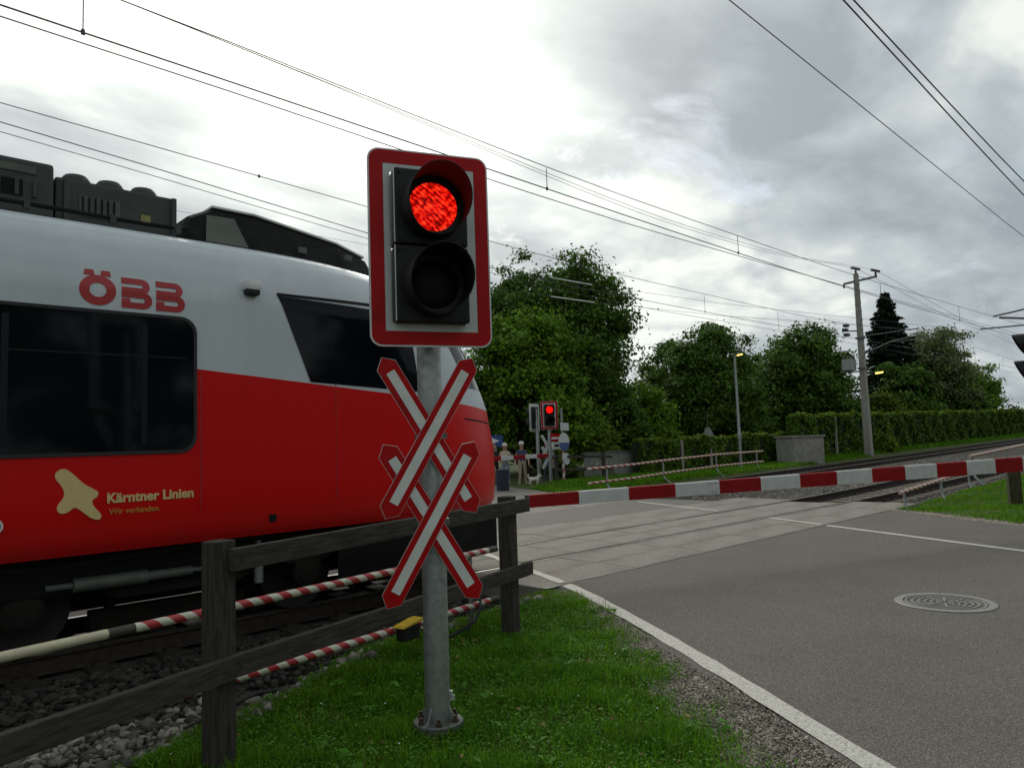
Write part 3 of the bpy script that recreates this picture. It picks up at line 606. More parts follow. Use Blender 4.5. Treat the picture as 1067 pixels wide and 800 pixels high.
            dm = MB(); dm.tube([(bx - 1.15, side * 1.16, .62), (bx - .95, side * 1.18, .62)], .03, 10); dm.tube([(bx - .95, side * 1.18, .62), (bx - .35, side * 1.18, .615)], .062, 14); dm.tube([(bx - .35, side * 1.18, .615), (bx + .05, side * 1.18, .615)], .045, 14); dm.tube([(bx + .05, side * 1.18, .615), (bx + .3, side * 1.16, .615)], .025, 10); dm.build('yaw_damper', MT['damper'], train, smooth=True)
            dv = MB(); dv.tube([(bx + .72, side * 1.17, .40), (bx + .72, side * 1.17, .62)], .045, 12); dv.tube([(bx + .72, side * 1.17, .60), (bx + .72, side * 1.17, .82)], .03, 12); dv.build('vertical_damper', MT['galv'], train, smooth=True)
            br = MB(); br.tube([(bx - 1.7, side * 1.13, .82), (bx - 1.1, side * 1.15, .78), (bx - .2, side * 1.15, .83), (bx + .6, side * 1.15, .86), (bx + 1.4, side * 1.13, .80)], .018, 6); br.build('brake_hose', MT['rubber'], train, smooth=True)
            tbk = MB(); tbk.box((bx, side * .76, .19), (1.45, .13, .24)); tbk.box((bx - .55, side * .76, .4), (.08, .1, .3)); tbk.box((bx + .55, side * .76, .4), (.08, .1, .3)); tbk.build('track_brake', MT['train_bogie'], train, bevel=.01)
            sd = MB(); sd.box((bx + 1.9, side * 1.05, .34), (.20, .12, .26)); sd.tube([(bx + 1.9, side * 1.0, .28), (bx + 1.98, side * .82, .07)], .022, 8); sd.build('sand_pipe', MT['train_bogie'], train, bevel=.01)
    # roof equipment
    r1 = MB(); r1.box((-.9, 0, 4.20), (4.9, 1.5, .54)); a = r1.build('roof_unit', MT['roof_box'], train, bevel=.04)
    MB().box((-.2, -.752, 4.19), (3.0, .012, .15)).build('vent_grille', MT['train_dark'], a); MB().box((-.2, -.756, 4.37), (3.2, .012, .07)).build('vent_strip', MT['roof_box_light'], a)
    r2 = MB(); r2.box((2.12, 0, 4.16), (1.10, 1.36, .46)); b = r2.build('roof_unit', MT['roof_box'], train, bevel=.03)
    for q in (1.78, 2.08, 2.40): MB().lathe([(.13, 0), (.13, .05), (.10, .09), (.0, .10)], 16, (q, -.5, 4.385)).build('vent_dome', MT['roof_box'], b, smooth=True)
    MB().box((1.95, -.685, 4.14), (.36, .012, .2)).build('vent_grille', MT['roof_box_light'], b); MB().box((2.37, -.685, 4.12), (.09, .012, .07)).build('warning_label', MT['roof_yellow'], b)
    for q in np.arange(-1.55, 1.45, .14): MB().box((q, -.765, 4.19), (.03, .03, .15)).build('vent_fin', MT['roof_box'], a)
    for q in (1.66, 2.64): MB().box((q, -.70, 4.16), (.05, .04, .44)).build('corner_frame', MT['roof_box'], b, bevel=.01)
    for q in np.arange(1.80, 2.12, .055): MB().box((q, -.698, 4.14), (.014, .02, .18)).build('vent_fin', MT['train_dark'], b)
    MB().tube([(-3, -.92, 4.0), (1.0, -.92, 4.0), (1.5, -.95, 3.99), (2.3, -.9, 4.0), (2.72, -.85, 4.03)], .022, 8).build('conduit', MT['train_dark'], train)
    for q in (-.6, .3, 1.3, 2.0, 2.6): MB().box((q, -.92, 3.985), (.05, .09, .07)).build('conduit_clip', MT['roof_box'], train)
    for q in (1.52, 2.72): MB().lathe([(.04, 3.92), (.075, 3.96), (.04, 4.0), (.075, 4.04), (.04, 4.08), (.075, 4.12), (.03, 4.2)], 12, (q, -.35, 0)).build('roof_insulator', MT['insulator'], train, smooth=True)
    # cab roof fairing: dark recess with a pale cover
    fr = MB(); sec = [(2.70, .70, 4.0), (2.80, .74, 4.24), (3.02, .76, 4.35), (3.5, .75, 4.35), (4.55, .70, 4.21), (5.0, .60, 4.12), (5.2, .48, 3.98)]
    vs = []; fs = []
    for s, w, z in sec: vs += [(s, -w - .12, 3.88), (s, -w, z - .04), (s, -w + .1, z), (s, w - .1, z), (s, w, z - .04), (s, w + .12, 3.88)]
    for a_ in range(len(sec) - 1):
        for c in range(5): fs.append((a_ * 6 + c, a_ * 6 + c + 1, a_ * 6 + c + 7, a_ * 6 + c + 6))
    fs += [(0, 1, 2, 3, 4, 5), tuple((len(sec) - 1) * 6 + c for c in range(6))]
    fr.add(vs, fs); fo_ = fr.build('cab_roof_fairing', MT['train_dark'], train)
    cv = MB(); vs = []; fs = []
    for s, w, z in sec[2:-1]: vs += [(s, -w + .02, z + .004), (s, w - .02, z + .004), (s, w - .02, z + .026), (s, -w + .02, z + .026)]
    for a_ in range(3):
        for c in range(4): fs.append((a_ * 4 + c, a_ * 4 + (c + 1) % 4, a_ * 4 + 4 + (c + 1) % 4, a_ * 4 + 4 + c))
    fs += [(0, 1, 2, 3), (12, 13, 14, 15)]
    cv.add(vs, fs); cv.build('fairing_cover', MT['sign_white'], fo_)
    for side in (-1, 1): MB().add([(2.90, side * .888, 3.93), (3.36, side * .885, 3.93), (3.24, side * .80, 4.25), (2.94, side * .80, 4.24)], [(0, 1, 2, 3)]).build('fairing_panel', MT['roof_box_light'], fo_)
    for q in (4.02, 4.62): MB().box((q, -.83, 4.02), (.10, .03, .07)).build('fairing_bracket', MT['roof_box_light'], fo_)
    MB().tube([(5.25, -.72, 3.86), (5.55, -.74, 3.66), (5.75, -.80, 3.52)], .012, 6).build('wiper_arm', MT['train_dark'], train)
build_train()

# ================================================================= CROSSING SIGNALS
def rounded(w, h, r, seg=8):
    o = []
    for cx, cy, st in ((w / 2 - r, h / 2 - r, 0), (-w / 2 + r, h / 2 - r, 90), (-w / 2 + r, -h / 2 + r, 180), (w / 2 - r, -h / 2 + r, 270)):
        for k in range(seg + 1): a = R(st + 90 * k / seg); o.append((cx + r * math.cos(a), cy + r * math.sin(a)))
    return o
def ring_plate(outer, iw, ih, y0, y1, cx=0, cz=0, ix=0, iz=0):
    """plate in the xz plane with a rectangular hole; outer is an outline that starts in the first quadrant, counter-clockwise"""
    m = MB(); n = len(outer)
    def inner(a, b):   # closest matching point on the rectangle (radially by corner blocks)
        q = max(abs(a) / (iw / 2), abs(b) / (ih / 2)); return (a / q, b / q)
    # insert corner points exactly
    inn = [inner(a, b) for a, b in outer]
    per = n // 4
    for c, (sx, sz) in enumerate(((1, 1), (-1, 1), (-1, -1), (1, -1))):
        for k in range(per): inn[c * per + k] = (sx * iw / 2, sz * ih / 2)
    vs = []
    for y in (y0, y1): vs += [(a + cx, y, b + cz) for a, b in outer] + [(a + ix, y, b + iz) for a, b in inn]
    fs = []
    for k in range(n):
        k2 = (k + 1) % n
        for base, flip in ((0, 0), (2 * n, 1)):
            q = (base + k, base + k2, base + n + k2, base + n + k)
            if inn[k] == inn[k2]: q = (base + k, base + k2, base + n + k)
            fs.append(q if flip else q[::-1])
        fs.append((k, k2, 2 * n + k2, 2 * n + k))
        if inn[k] != inn[k2]: fs.append((n + k2, n + k, 3 * n + k, 3 * n + k2))
    m.add(vs, fs); return m
# local frame of a signal: -y faces the traffic, x to the viewer's right, pole axis through the origin
def cross_bar(t, cz, sgn, y, red, white, back=None, cx=-.035):
    ux, uz = .51 * sgn, -.86; px, pz = .86 * sgn, .51; hl, hw, tip = .515, .065, .055
    out = [(-hl, -hw), (hl, -hw), (hl + tip, 0), (hl, hw), (-hl, hw), (-hl - tip, 0)]
    M3 = lambda a, b, d: (cx + a * ux + b * px, y - d, cz + a * uz + b * pz)
    rim = [(-hl - .002, -hw - .003), (hl + .002, -hw - .003), (hl + tip + .004, 0), (hl + .002, hw + .003), (-hl - .002, hw + .003), (-hl - tip - .004, 0)]
    b = MB().prism(rim, M3, .004).build('cross_bar', MT['sign_rim'], t)
    MB().prism(out, lambda a, c, d: M3(a, c, d + .0045), .003).build('red_border', red, b)
    MB().prism([(-.47, -.029), (.47, -.029), (.47, .029), (-.47, .029)], lambda a, c, d: M3(a, c, d + .008), .002).build('white_stripe', white, b)
    return b
def crossing_signal(label, loc, rz, lens, crosses=True, group=None, base=True, lit=True, pole_h=3.3, cross_z=(1.772, 1.237), board_c=(-.005, 2.96)):
    t = thing('crossing_signal', label, 'signal', loc, rz, group)
    MB().lathe([(.078, .0), (.078, pole_h - .55), (.05, pole_h - .5), (.05, pole_h), (.0, pole_h)], 28).build('pole', MT['galv'], t, smooth=True)
    if base:
        bp = MB().lathe([(.155, -.03), (.155, .012), (.148, .018), (.085, .02)], 32).build('base_flange', MT['galv_dark'], t, smooth=True)
        for k in range(4):
            g = MB(); a = PI / 4 + k * PI / 2; d = (math.cos(a), math.sin(a))
            g.prism([(0.07, .019), (.135, .019), (.07, .12)], lambda r, z, q: (d[0] * r - d[1] * (q - .004), d[1] * r + d[0] * (q - .004), z), .008)
            g.build('gusset', MT['galv'], bp)
        for k in range(6):
            a = k * PI / 3 + .3; MB().lathe([(.021, .016), (.021, .034), (.012, .036), (.012, .055), (0, .056)], 6, (.122 * math.cos(a), .122 * math.sin(a), 0)).build('bolt', MT['bolt'], bp)
        cl = MB(); cl.lathe([(.012, .0), (.016, .005), (.016, .03), (.0, .034)], 8, (.075, -.03, .16)); cl.box((.085, -.03, .145), (.035, .012, .03)); cl.build('earth_clamp', MT['sign_rim'], t)
    yb = -.125; ox, oz = board_c[0], board_c[1]
    br = MB(); br.bar((0, -.06, oz + .35), (0, yb, oz + .35), .12, .05); br.bar((0, -.06, oz - .35), (0, yb, oz - .35), .12, .05); br.build('bracket', MT['galv_dark'], t)
    W, H = .79, 1.26
    o = rounded(W, H, .075); rimp = ring_plate(o, .486, 1.052, yb, yb - .012, ox, oz, ox - .012, oz - .005).build('back_board', MT['sign_rim'], t)
    rd = ring_plate(rounded(W - .022, H - .022, .066), .598, 1.068, yb - .0125, yb - .0165, ox, oz, ox, oz).build('red_border', MT['sign_red'], rimp)
    ring_plate([(a * .598 / 2, b * 1.068 / 2) for a, b in [(1, 1)] * 2 + [(-1, 1)] * 2 + [(-1, -1)] * 2 + [(1, -1)] * 2], .500, .976, yb - .0125, yb - .0155, ox, oz, ox - .012, oz - .005) if 0 else None
    g = MB(); iw, ih = .594, 1.064
    for x0, x1, z0, z1 in ((-iw / 2, iw / 2, ih / 2 - .055, ih / 2), (-iw / 2, iw / 2, -ih / 2, -ih / 2 + .05), (-iw / 2, -.262, -ih / 2 + .051, ih / 2 - .056), (.236, iw / 2, -ih / 2 + .051, ih / 2 - .056)):
        g.box((ox + (x0 + x1) / 2, yb - .014, oz + (z0 + z1) / 2), (x1 - x0, .003, z1 - z0))
    g.build('grey_frame', MT['sign_grey'], rimp)
    for zc in (oz + .2425, oz - .2475):
        hx = ox - .012
        hs = MB().box((hx, yb - .02, zc), (.466, .16, .478)).build('lamp_housing', MT['black_plastic'], t, bevel=.012)
        for sx in (-1, 1):
            for sz in (-1, 1): MB().lathe([(.012, 0), (.012, .006), (0, .007)], 8, (hx + sx * .205, 0, zc + sz * .21), 'Y').build('screw', MT['visor'], hs).location = (0, yb - .107, 0)
        for sx in (-1, 1): MB().box((hx + sx * .2365, yb - .098, zc), (.006, .006, .47)).build('edge_strip', MT['sign_white'], hs)
        lx, lz = hx + .005, zc - .005; yf = yb - .10
        up = zc > oz; r0 = .197
        ln = MB().lathe([(.0, -.032), (.06, -.029), (.12, -.02), (.158, -.007), (.168, .0)], 40, (0, 0, 0), 'Y')
        lo = ln.build('lens', lens if (up and lit) else MT['dark_lens'], hs, smooth=True); lo.location = (lx, yf - .012, lz)
        MB().lathe([(.167, .01), (.203, .01), (.203, -.016), (.185, -.022), (.167, -.016)], 40, (lx, yf - .004, lz), 'Y').build('lens_rim', MT['black_plastic'], hs, smooth=True)
        v = MB(); vs = []; fs = []; n = 48
        for k in range(n):
            a = 2 * PI * k / n; top = (1 + math.sin(a)) / 2; lnth = .10 + .20 * top ** .8
            for rr in (r0 + .006, r0):
                for q in (0, .5, 1): vs.append((lx + rr * (1 - .03 * q) * math.cos(a), yf - .005 - lnth * q, lz + rr * (1 - .03 * q) * math.sin(a)))
        for k in range(n):
            k2 = (k + 1) % n
            for q in (0, 1, 3, 4): fs.append((k * 6 + q, k2 * 6 + q, k2 * 6 + q + 1, k * 6 + q + 1))
            fs.append((k * 6 + 2, k2 * 6 + 2, k2 * 6 + 5, k * 6 + 5))
        v.add(vs, fs); v.build('visor', MT['visor'], hs, smooth=True)
    if crosses:
        for cz in cross_z: cross_bar(t, cz, 1, -.098, MT['sign_red'], MT['sign_white']); cross_bar(t, cz, -1, -.1105, MT['sign_red'], MT['sign_white'])
        cb = MB()
        for cz in cross_z: cb.box((0, -.09, cz), (.10, .012, .08)); cb.box((0, -.06, cz), (.05, .06, .05)); cb.box((0, 0, cz), (.17, .17, .035))
        cb.build('cross_clamp', MT['galv_dark'], t)
    return t
HD = 247.5
near_sig = crossing_signal('large red-lit crossing signal on grey pole with double red and white crosses in foreground grass', (2.87, 3.82, 0.0), R(HD + 90), MT['red_lens'])

# small enamel plates below the far signal, the signal across the tracks
far_sig = crossing_signal('distant red-lit crossing signal facing us across the tracks beside waiting people', (23.85, 23.0, -.02), R(HD + 80), MT['red_lens_far'], crosses=False, base=False, board_c=(0, 2.98))
MB().box((.25, -.08, 1.98), (.42, .02, .34)).build('small_plate', MT['sign_red'], far_sig); MB().box((.25, -.1, 1.95), (.36, .02, .10)).build('plate_band', MT['sign_white'], far_sig)
sp_ = MB().box((.30, -.08, 1.62), (.46, .02, .32)).build('small_plate', MT['sign_white'], far_sig); MB().box((.30, -.093, 1.62), (.22, .006, .10)).build('plate_symbol', MT['black_plastic'], sp_)
for cz in (1.62, 1.10):
    for sg in (1, -1):
        ux, uz, px, pz = .51 * sg, -.86, .86 * sg, .51
        MB().prism([(-.53, -.07), (.53, -.07), (.585, 0), (.53, .07), (-.53, .07), (-.585, 0)], lambda a, b, d: (-.05 + a * ux + b * px, .09 + (.006 if sg > 0 else 0) + d, cz + a * uz + b * pz), .004).build('cross_bar', MT['sign_grey'], far_sig)
side_sig = crossing_signal('dark crossing signal seen side on at the far right edge above the barrier', (16.12, 3.00, 0), R(196), MT['dark_lens'], crosses=False, base=False, lit=False)
back_sig = crossing_signal('distant crossing signal turned away with grey back beside the red-lit one', (23.55, 23.45, -.02), R(192), MT['dark_lens'], crosses=False, base=False, lit=False, board_c=(0, 2.9))

# ================================================================= WOODEN FENCE AND GUARD PIPES
def wood_fence(label, posts, rails, h=1.22, pw=.13, group=None):
    t = thing('wooden_fence', label, 'fence', (posts[0][0], posts[0][1], 0), 0, group)
    for x, y, a in posts:
        m = MB(); m.box((0, 0, h / 2 - .15), (pw, pw, h + .3)); p = m.build('post', MT['weathered_post'], t, bevel=.008); p.location = (x - posts[0][0], y - posts[0][1], 0); p.rotation_euler = (0, 0, a)
    for p, q, hh in rails:
        m = MB(); m.bar((0, 0, 0), ((Vector(q) - Vector(p)).length, 0, 0), .05, hh); o = m.build('rail', MT['weathered_wood'], t, bevel=.006)
        d = Vector(q) - Vector(p); o.location = Vector(p) - Vector((posts[0][0], posts[0][1], 0)); o.rotation_euler = (0, -math.asin(d.z / d.length), math.atan2(d.y, d.x))
        for e in (.06, d.length - .07): MB().lathe([(.010, 0), (.010, .006), (0, .008)], 6, (e, 0, 0), 'Y').build('bolt', MT['bolt'], o).location = (0, -.033, 0)
    return t
A = R(17.0)
wood_fence('grey weathered wooden post and rail fence in front of the train', [(1.67, 4.23, A), (4.75, 5.17, A)],
    [((1.70, 4.135, 1.115), (4.98, 5.125, 1.125), .125), ((-.9, 3.27, .525), (1.72, 4.145, .53), .125), ((1.69, 4.135, .535), (5.0, 5.13, .53), .12)])
wood_fence('distant dark wooden rail fence running right from the red-lit far signal', [(23.75, 22.55, 0), (26.2, 21.9, 0)],
    [((23.7, 22.45, 1.12), (26.6, 21.7, 1.0), .12), ((23.7, 22.45, .55), (26.6, 21.7, .45), .12)], 1.25)
pr = MB(); pr.box((0, 0, .42), (.42, .24, 1.14)); pp = pr.build('wooden_post', MT['mossy_post'], None, bevel=.02); pp.location = (19.75, 4.55, -.05); pp.rotation_euler = (0, 0, R(20)); tag(pp, 'short mossy wooden post in grass behind the barrier at right', 'post')

def guard(label, runs, feet, r, stripe, group=None, foot_dir=(0, -1)):
    """runs: list of (points, material, name); feet: (x, y, z_low, z_top)"""
    p0 = runs[0][0][0]; t = thing('guard_rail', label, 'guard rail', (p0[0], p0[1], 0), 0, group)
    for pts, mat, nm in runs: MB().tube(pts, r, 14).build(nm, mat, t, smooth=True, world=True)
    for x, y, zl, zt in feet:
        fx, fy = foot_dir; m = MB(); m.tube([(x, y, zt), (x, y, zl), (x + fx * .06, y + fy * .06, zl - .10), (x + fx * .45, y + fy * .45, -.16), (x + fx * .5, y + fy * .5, -.4)], r * .75, 10); m.build('bracket', MT['galv'], t, smooth=True, world=True)
    return t
def lerp(p, q, t): return tuple(a + (b - a) * t for a, b in zip(p, q))
g0, g1 = (.0, 4.60, .69), (4.84, 5.50, .69)
def gp(t, z): return (g0[0] + (g1[0] - g0[0]) * t, g0[1] + (g1[1] - g0[1]) * t, z)
guard('red and white striped double guard pipe between the fence and the train',
    [([gp(.290, .69), gp(.985, .69)], MT['pipe_stripe'], 'striped_pipe'), ([gp(-.5, .69), gp(.262, .69)], MT['cream_pipe'], 'plain_pipe'), ([gp(.2605, .69), gp(.2925, .69)], MT['olive_sleeve'], 'sleeve'), ([gp(.983, .69), gp(1.012, .69)], MT['olive_sleeve'], 'end_cap'),
     ([gp(.30, .215), gp(.985, .215)], MT['pipe_stripe'], 'striped_pipe'), ([gp(.983, .215), gp(1.012, .215)], MT['olive_sleeve'], 'end_cap')],
    [(gp(.93, 0)[0], gp(.93, 0)[1], .10, .69), (gp(-.2, 0)[0], gp(-.2, 0)[1], .10, .69)], .0285, None, foot_dir=(.15, .98))
# along the far side of the second track
fg = [(19.7, 17.2, .76), (22.3, 17.1, .82), (24.8, 17.4, .88), (29.1, 17.75, .96), (33.7, 18.1, .97)]
def shift(ps, dz, dn=0): return [(a, b + dn, c + dz) for a, b, c in ps]
guard('curved red and white guard rail on bent posts beyond the second track', [(fg, MT['pipe_stripe_far'], 'striped_pipe'), (shift(fg, -.5), MT['pipe_stripe_far'], 'striped_pipe')],
    [(20.7, 17.17, .16, .78), (24.4, 17.36, .26, .87), (28.9, 17.74, .32, .96), (33.0, 18.05, .33, .97)], .045, None, foot_dir=(.3, -.95))
rgp = [(17.3, 6.12, .36), (22.0, 6.35, .50), (24.2, 6.6, .58)]
guard('low red and white guard pipe at right behind the barrier boom', [(rgp, MT['pipe_stripe_far'], 'striped_pipe')], [(17.6, 6.14, .12, .40), (20.6, 6.3, .15, .48), (23.6, 6.5, .2, .57)], .04, None, foot_dir=(-.75, -.6))
rgq = [(25.8, 7.04, .86), (33, 7.75, .90), (42, 8.75, .95)]
guard('farther red and white guard pipe at the right edge along the curving track', [(rgq, MT['pipe_stripe_far'], 'striped_pipe')], [(26.2, 7.08, .3, .87), (33, 7.75, .3, .9)], .05, None, foot_dir=(-.4, -.9))

# small trackside box with yellow lid, cable beside it
tb = thing('trackside_box', 'small black trackside box with yellow lid under the lower guard pipe', 'box', (3.62, 5.20, .02), R(14)); tb.scale = (.78, .78, .78)
MB().box((0, 0, .215), (.24, .13, .15)).build('case', MT['black_plastic'], tb, bevel=.015)
ld = MB(); ld.prism([(-.16, .28), (.16, .31), (.16, .345), (-.16, .295)], lambda a, b, t: (a, -.08 + t, b), .16); ld.build('lid', MT['yellow'], tb, bevel=.006)
cbm = MB().tube([(4.0, 5.42, -.02), (4.22, 5.36, .02), (4.45, 5.33, .10), (4.55, 5.36, .2), (4.6, 5.42, .26)], .014, 10).build('cable_hose', MT['rubber'], None, smooth=True); tag(cbm, 'bent black cable hose rising from grass at the end of the guard pipe', 'hose')
hz_ = MB().tube([(1.9, 5.42, -.16), (2.2, 5.50, -.13), (2.5, 5.62, -.12), (2.75, 5.66, -.15), (2.9, 5.6, -.18)], .014, 8).build('cable', MT['rubber'], None, smooth=True); tag(hz_, 'thin black cable lying on ballast stones behind the near fence post', 'cable')

# ================================================================= BARRIER BOOMS
def boom(label, tip, pivot, seg, h_tip, h_piv, first, post=True, group=None, count=None):
    tip, pivot = Vector(tip), Vector(pivot); d = pivot - tip; Lb = d.length; ang = math.atan2(d.y, d.x)
    t = thing('barrier_boom', label, 'barrier', (pivot.x, pivot.y, 0), ang, group)
    x = 0; k = 0; sl = math.atan2(d.z, math.hypot(d.x, d.y))
    while x < Lb - .05:
        ln = min(seg if k else first, Lb - x); ha = h_tip + (h_piv - h_tip) * x / Lb; hb = h_tip + (h_piv - h_tip) * (x + ln) / Lb
        z0 = tip.z + d.z * x / Lb; z1 = tip.z + d.z * (x + ln) / Lb; m = MB()
        a = .085; vs = []
        for xx, hh, zz in ((x - Lb, ha, z0), (x + ln - Lb, hb, z1)):
            for y, w in ((-.04, -.5), (-.04, .42), (-.028, .5), (.028, .5), (.04, .42), (.04, -.5)): vs.append((xx, y, zz + w * hh))
        m.add(vs, [tuple(range(5, -1, -1)), tuple(range(6, 12))] + [(i, (i + 1) % 6, 6 + (i + 1) % 6, 6 + i) for i in range(6)])
        sg = m.build('boom_segment', MT['boom_red'] if k % 2 == 0 else MT['boom_white'], t)
        if k in (3, 4):
            for q in (.07, .13, .19) if k == 4 else (ln - .07, ln - .13, ln - .19):
                for e in (-.36, .36): MB().lathe([(.008, 0), (.008, .004), (0, .005)], 6, (x + q - Lb, 0, (z0 + z1) / 2 + e * ha), 'Y').build('rivet', MT['bolt'], sg).location = (0, -.0455, 0)
        x += ln; k += 1
    MB().box((-Lb - .012, 0, tip.z), (.024, .086, h_tip + .01)).build('end_cap', MT['galv_dark'], t, bevel=.004)
    if post:
        c = MB(); c.box((.25, .0, .55), (.55, .42, 1.1)); c.build('drive_cabinet', MT['galv'], t, bevel=.02); MB().box((.25, 0, 1.13), (.6, .46, .05)).build('cabinet_lid', MT['galv_dark'], t, bevel=.01)
        MB().bar((-.1, -.27, pivot.z), (1.0, -.27, pivot.z + .05), .06, .26).build('counterweight_arm', MT['galv_dark'], t); MB().bar((-.1, .27, pivot.z), (1.0, .27, pivot.z + .05), .06, .26).build('counterweight_arm', MT['galv_dark'], t)
        MB().box((1.0, 0, pivot.z), (.3, .56, .34)).build('counterweight', MT['galv_dark'], t, bevel=.01)
    return t
boom('long red and white barrier boom lowered across the road in front of us', (6.43, 6.61, 1.0), (17.25, 2.86, 1.06), .745, .155, .27, .70)
boom('distant red and white barrier boom in front of the waiting people', (21.75, 21.1, 1.22), (13.6, 21.6, 1.15), .62, .15, .24, .62)

# ================================================================= MANHOLE COVER
mh = thing('manhole_cover', 'round ribbed iron manhole cover set in the asphalt', 'manhole cover', (8.17, 2.55, .002), R(20))
MB().lathe([(.445, -.03), (.445, .004), (.44, .008), (.372, .008), (.368, -.012), (.36, -.03)], 56).build('frame_ring', MT['iron_ridge'], mh, smooth=True)
pl = MB().lathe([(.362, -.03), (.362, -.004), (.0, -.004)], 56).build('cover_plate', MT['iron'], mh)
for r in (.345, .29, .235, .18, .125, .07): MB().lathe([(r - .011, -.004), (r - .009, .006), (r + .009, .006), (r + .011, -.004)], 48).build('rib', MT['iron_ridge'], pl)
for k in range(8):
    a = k * PI / 4; MB().bar((.03 * math.cos(a), .03 * math.sin(a), .003), (.235 * math.cos(a), .235 * math.sin(a), .003), .018, .0115).build('spoke', MT['iron_ridge'], pl)

# ================================================================= WALLS, HEDGES, CABINET
def leaves(c, nrm, size, jitter=.6, asp=1.5, droop=0.0):
    """diamond leaves at points c (k,3) with mean normals nrm; returns (k,4,3)"""
    k = len(c); n = nrm + RNG.normal(0, jitter, (k, 3)); n /= np.linalg.norm(n, axis=1, keepdims=True) + 1e-9
    up = RNG.normal(0, 1, (k, 3)); up[:, 2] -= droop; a = np.cross(n, up); a /= np.linalg.norm(a, axis=1, keepdims=True) + 1e-9; b = np.cross(n, a)
    s = (size * RNG.uniform(.6, 1.35, k))[:, None]; fold = n * s * .18
    return np.stack([c - b * s * asp * .5, c + a * s * .45 + fold, c + b * s * asp * .5, c - a * s * .45 + fold], 1)
def ivy(parent, pts, h0, h1, thick, count, size, mat, name='ivy_leaves'):
    P = np.array(pts, float); d = np.linalg.norm(np.diff(P, axis=0), axis=1); cum = np.concatenate([[0], np.cumsum(d)]); 
    u = RNG.uniform(0, cum[-1], count); x = np.interp(u, cum, P[:, 0]); y = np.interp(u, cum, P[:, 1])
    tq = RNG.uniform(0, 1, count); wave = .06 * np.sin(u * 1.7) + .05 * np.sin(u * 4.1) + .04 * np.sin(u * 9.3)
    top = RNG.random(count) < .22; zt = h1 + wave
    z = np.where(top, zt + RNG.normal(0, .05, count), h0 + (zt - h0) * tq)
    z = z + rise(x); bul = .10 * np.sin(u * 2.3 + z * 2.0) + .08 * np.sin(u * 5.1 - z * 3.3) + RNG.normal(0, .05, count)
    y2 = np.where(top, y + RNG.uniform(-thick / 2, thick / 2, count), y - thick / 2 - bul)
    nr = np.where(top[:, None], np.array([[0, -.2, 1.0]]), np.array([[0, -1.0, .35]]))
    q = leaves(np.stack([x - parent.location.x, y2 - parent.location.y, z], -1), nr, np.full(count, size), .5, 1.3)
    soup(name, q[~top], 4, mat, parent); return soup('ivy_top', q[top], 4, MT['ivy_top'], parent)
wl = thing('ivy_wall', 'tall ivy covered wall behind the tracks at right', 'hedge', (40.0, 19.5, 0))
WP = [(40.0, 19.5), (48, 19.5), (60, 19.55), (80, 19.7), (110, 20.4), (150, 21.5)]
m = MB()
for p, q in zip(WP[:-1], WP[1:]): m.bar((p[0], p[1], 1.15 + fr_(p[0])), (q[0], q[1], 1.15 + fr_(q[0])), .4, 2.55)
m.build('wall_core', MT['ivy_core'], wl, world=True)
ivy(wl, WP, -.15, 2.46, .5, 60000, .17, MT['ivy'])
c_ = 1500; x_ = RNG.normal(0, .05, c_); q = leaves(np.stack([x_ - .1, RNG.uniform(-.35, .3, c_), RNG.uniform(.1, 2.75, c_)], -1), np.tile([[-1, -.2, .3]], (c_, 1)), np.full(c_, .17), .5, 1.3); soup('ivy_leaves', q, 4, MT['ivy'], wl)
for x in (44.5,): MB().box((x, 19.1, 1.5), (.12, .1, 2.4)).build('wall_post', MT['mast_concrete'], wl, world=True)
hd = thing('ivy_hedge', 'low ivy covered fence hedge behind the far guard rail', 'hedge', (28.6, 22.0, 0)); HP = [(28.6, 21.9), (33, 21.4), (39.7, 20.0)]
m = MB()
for p, q in zip(HP[:-1], HP[1:]): m.bar((p[0], p[1], .7 + fr_(p[0])), (q[0], q[1], .7 + fr_(q[0])), .35, 1.55)
m.build('fence_core', MT['ivy_core'], hd, world=True); ivy(hd, HP, -.05, 1.48, .45, 19000, .13, MT['ivy'])
for x, y in ((31.4, 21.15), (33.6, 20.9)): MB().box((x, y, .85), (.12, .08, 1.6)).build('fence_post', MT['mast_concrete'], hd, world=True)
cw = thing('concrete_wall', 'grey concrete panel wall beside the low ivy hedge', 'wall', (25.6, 22.6, 0))
for x0, x1 in ((25.55, 27.15), (27.18, 29.4)): MB().box(((x0 + x1) / 2, 22.45, .55), (x1 - x0, .12, 1.24)).build('wall_panel', MT['concrete_mossy'], cw, bevel=.01, world=True)
MB().box((27.4, 22.45, 1.2), (3.95, .2, .06)).build('coping', MT['galv_dark'], cw, world=True)
gf = MB()
for pts in ([(25.85, .98), (25.95, 1.05), (26.05, .95), (26.15, .85), (26.3, .8)], [(25.9, .7), (26.0, .82), (26.1, .72), (26.25, .66), (26.4, .72), (26.5, .62)]): gf.tube([(a, 22.385, b) for a, b in pts], .016, 4)
gf.build('graffiti', MT['sign_white'], cw, world=True)
cc = thing('concrete_cabinet', 'square beige concrete cabinet in front of the ivy wall', 'cabinet', (38.4, 18.45, .12), R(-24))
MB().box((0, 0, .6), (1.95, 1.4, 1.7)).build('cabinet_body', MT['concrete'], cc, bevel=.02); MB().box((0, 0, 1.49), (2.09, 1.54, .08)).build('cabinet_roof', MT['concrete'], cc, bevel=.015)
dr = MB().box((.35, -.707, .68), (.9, .016, 1.3)).build('cabinet_door', MT['concrete'], cc, bevel=.004); MB().box((.68, -.722, .75), (.03, .03, .12)).build('door_handle', MT['galv_dark'], dr)

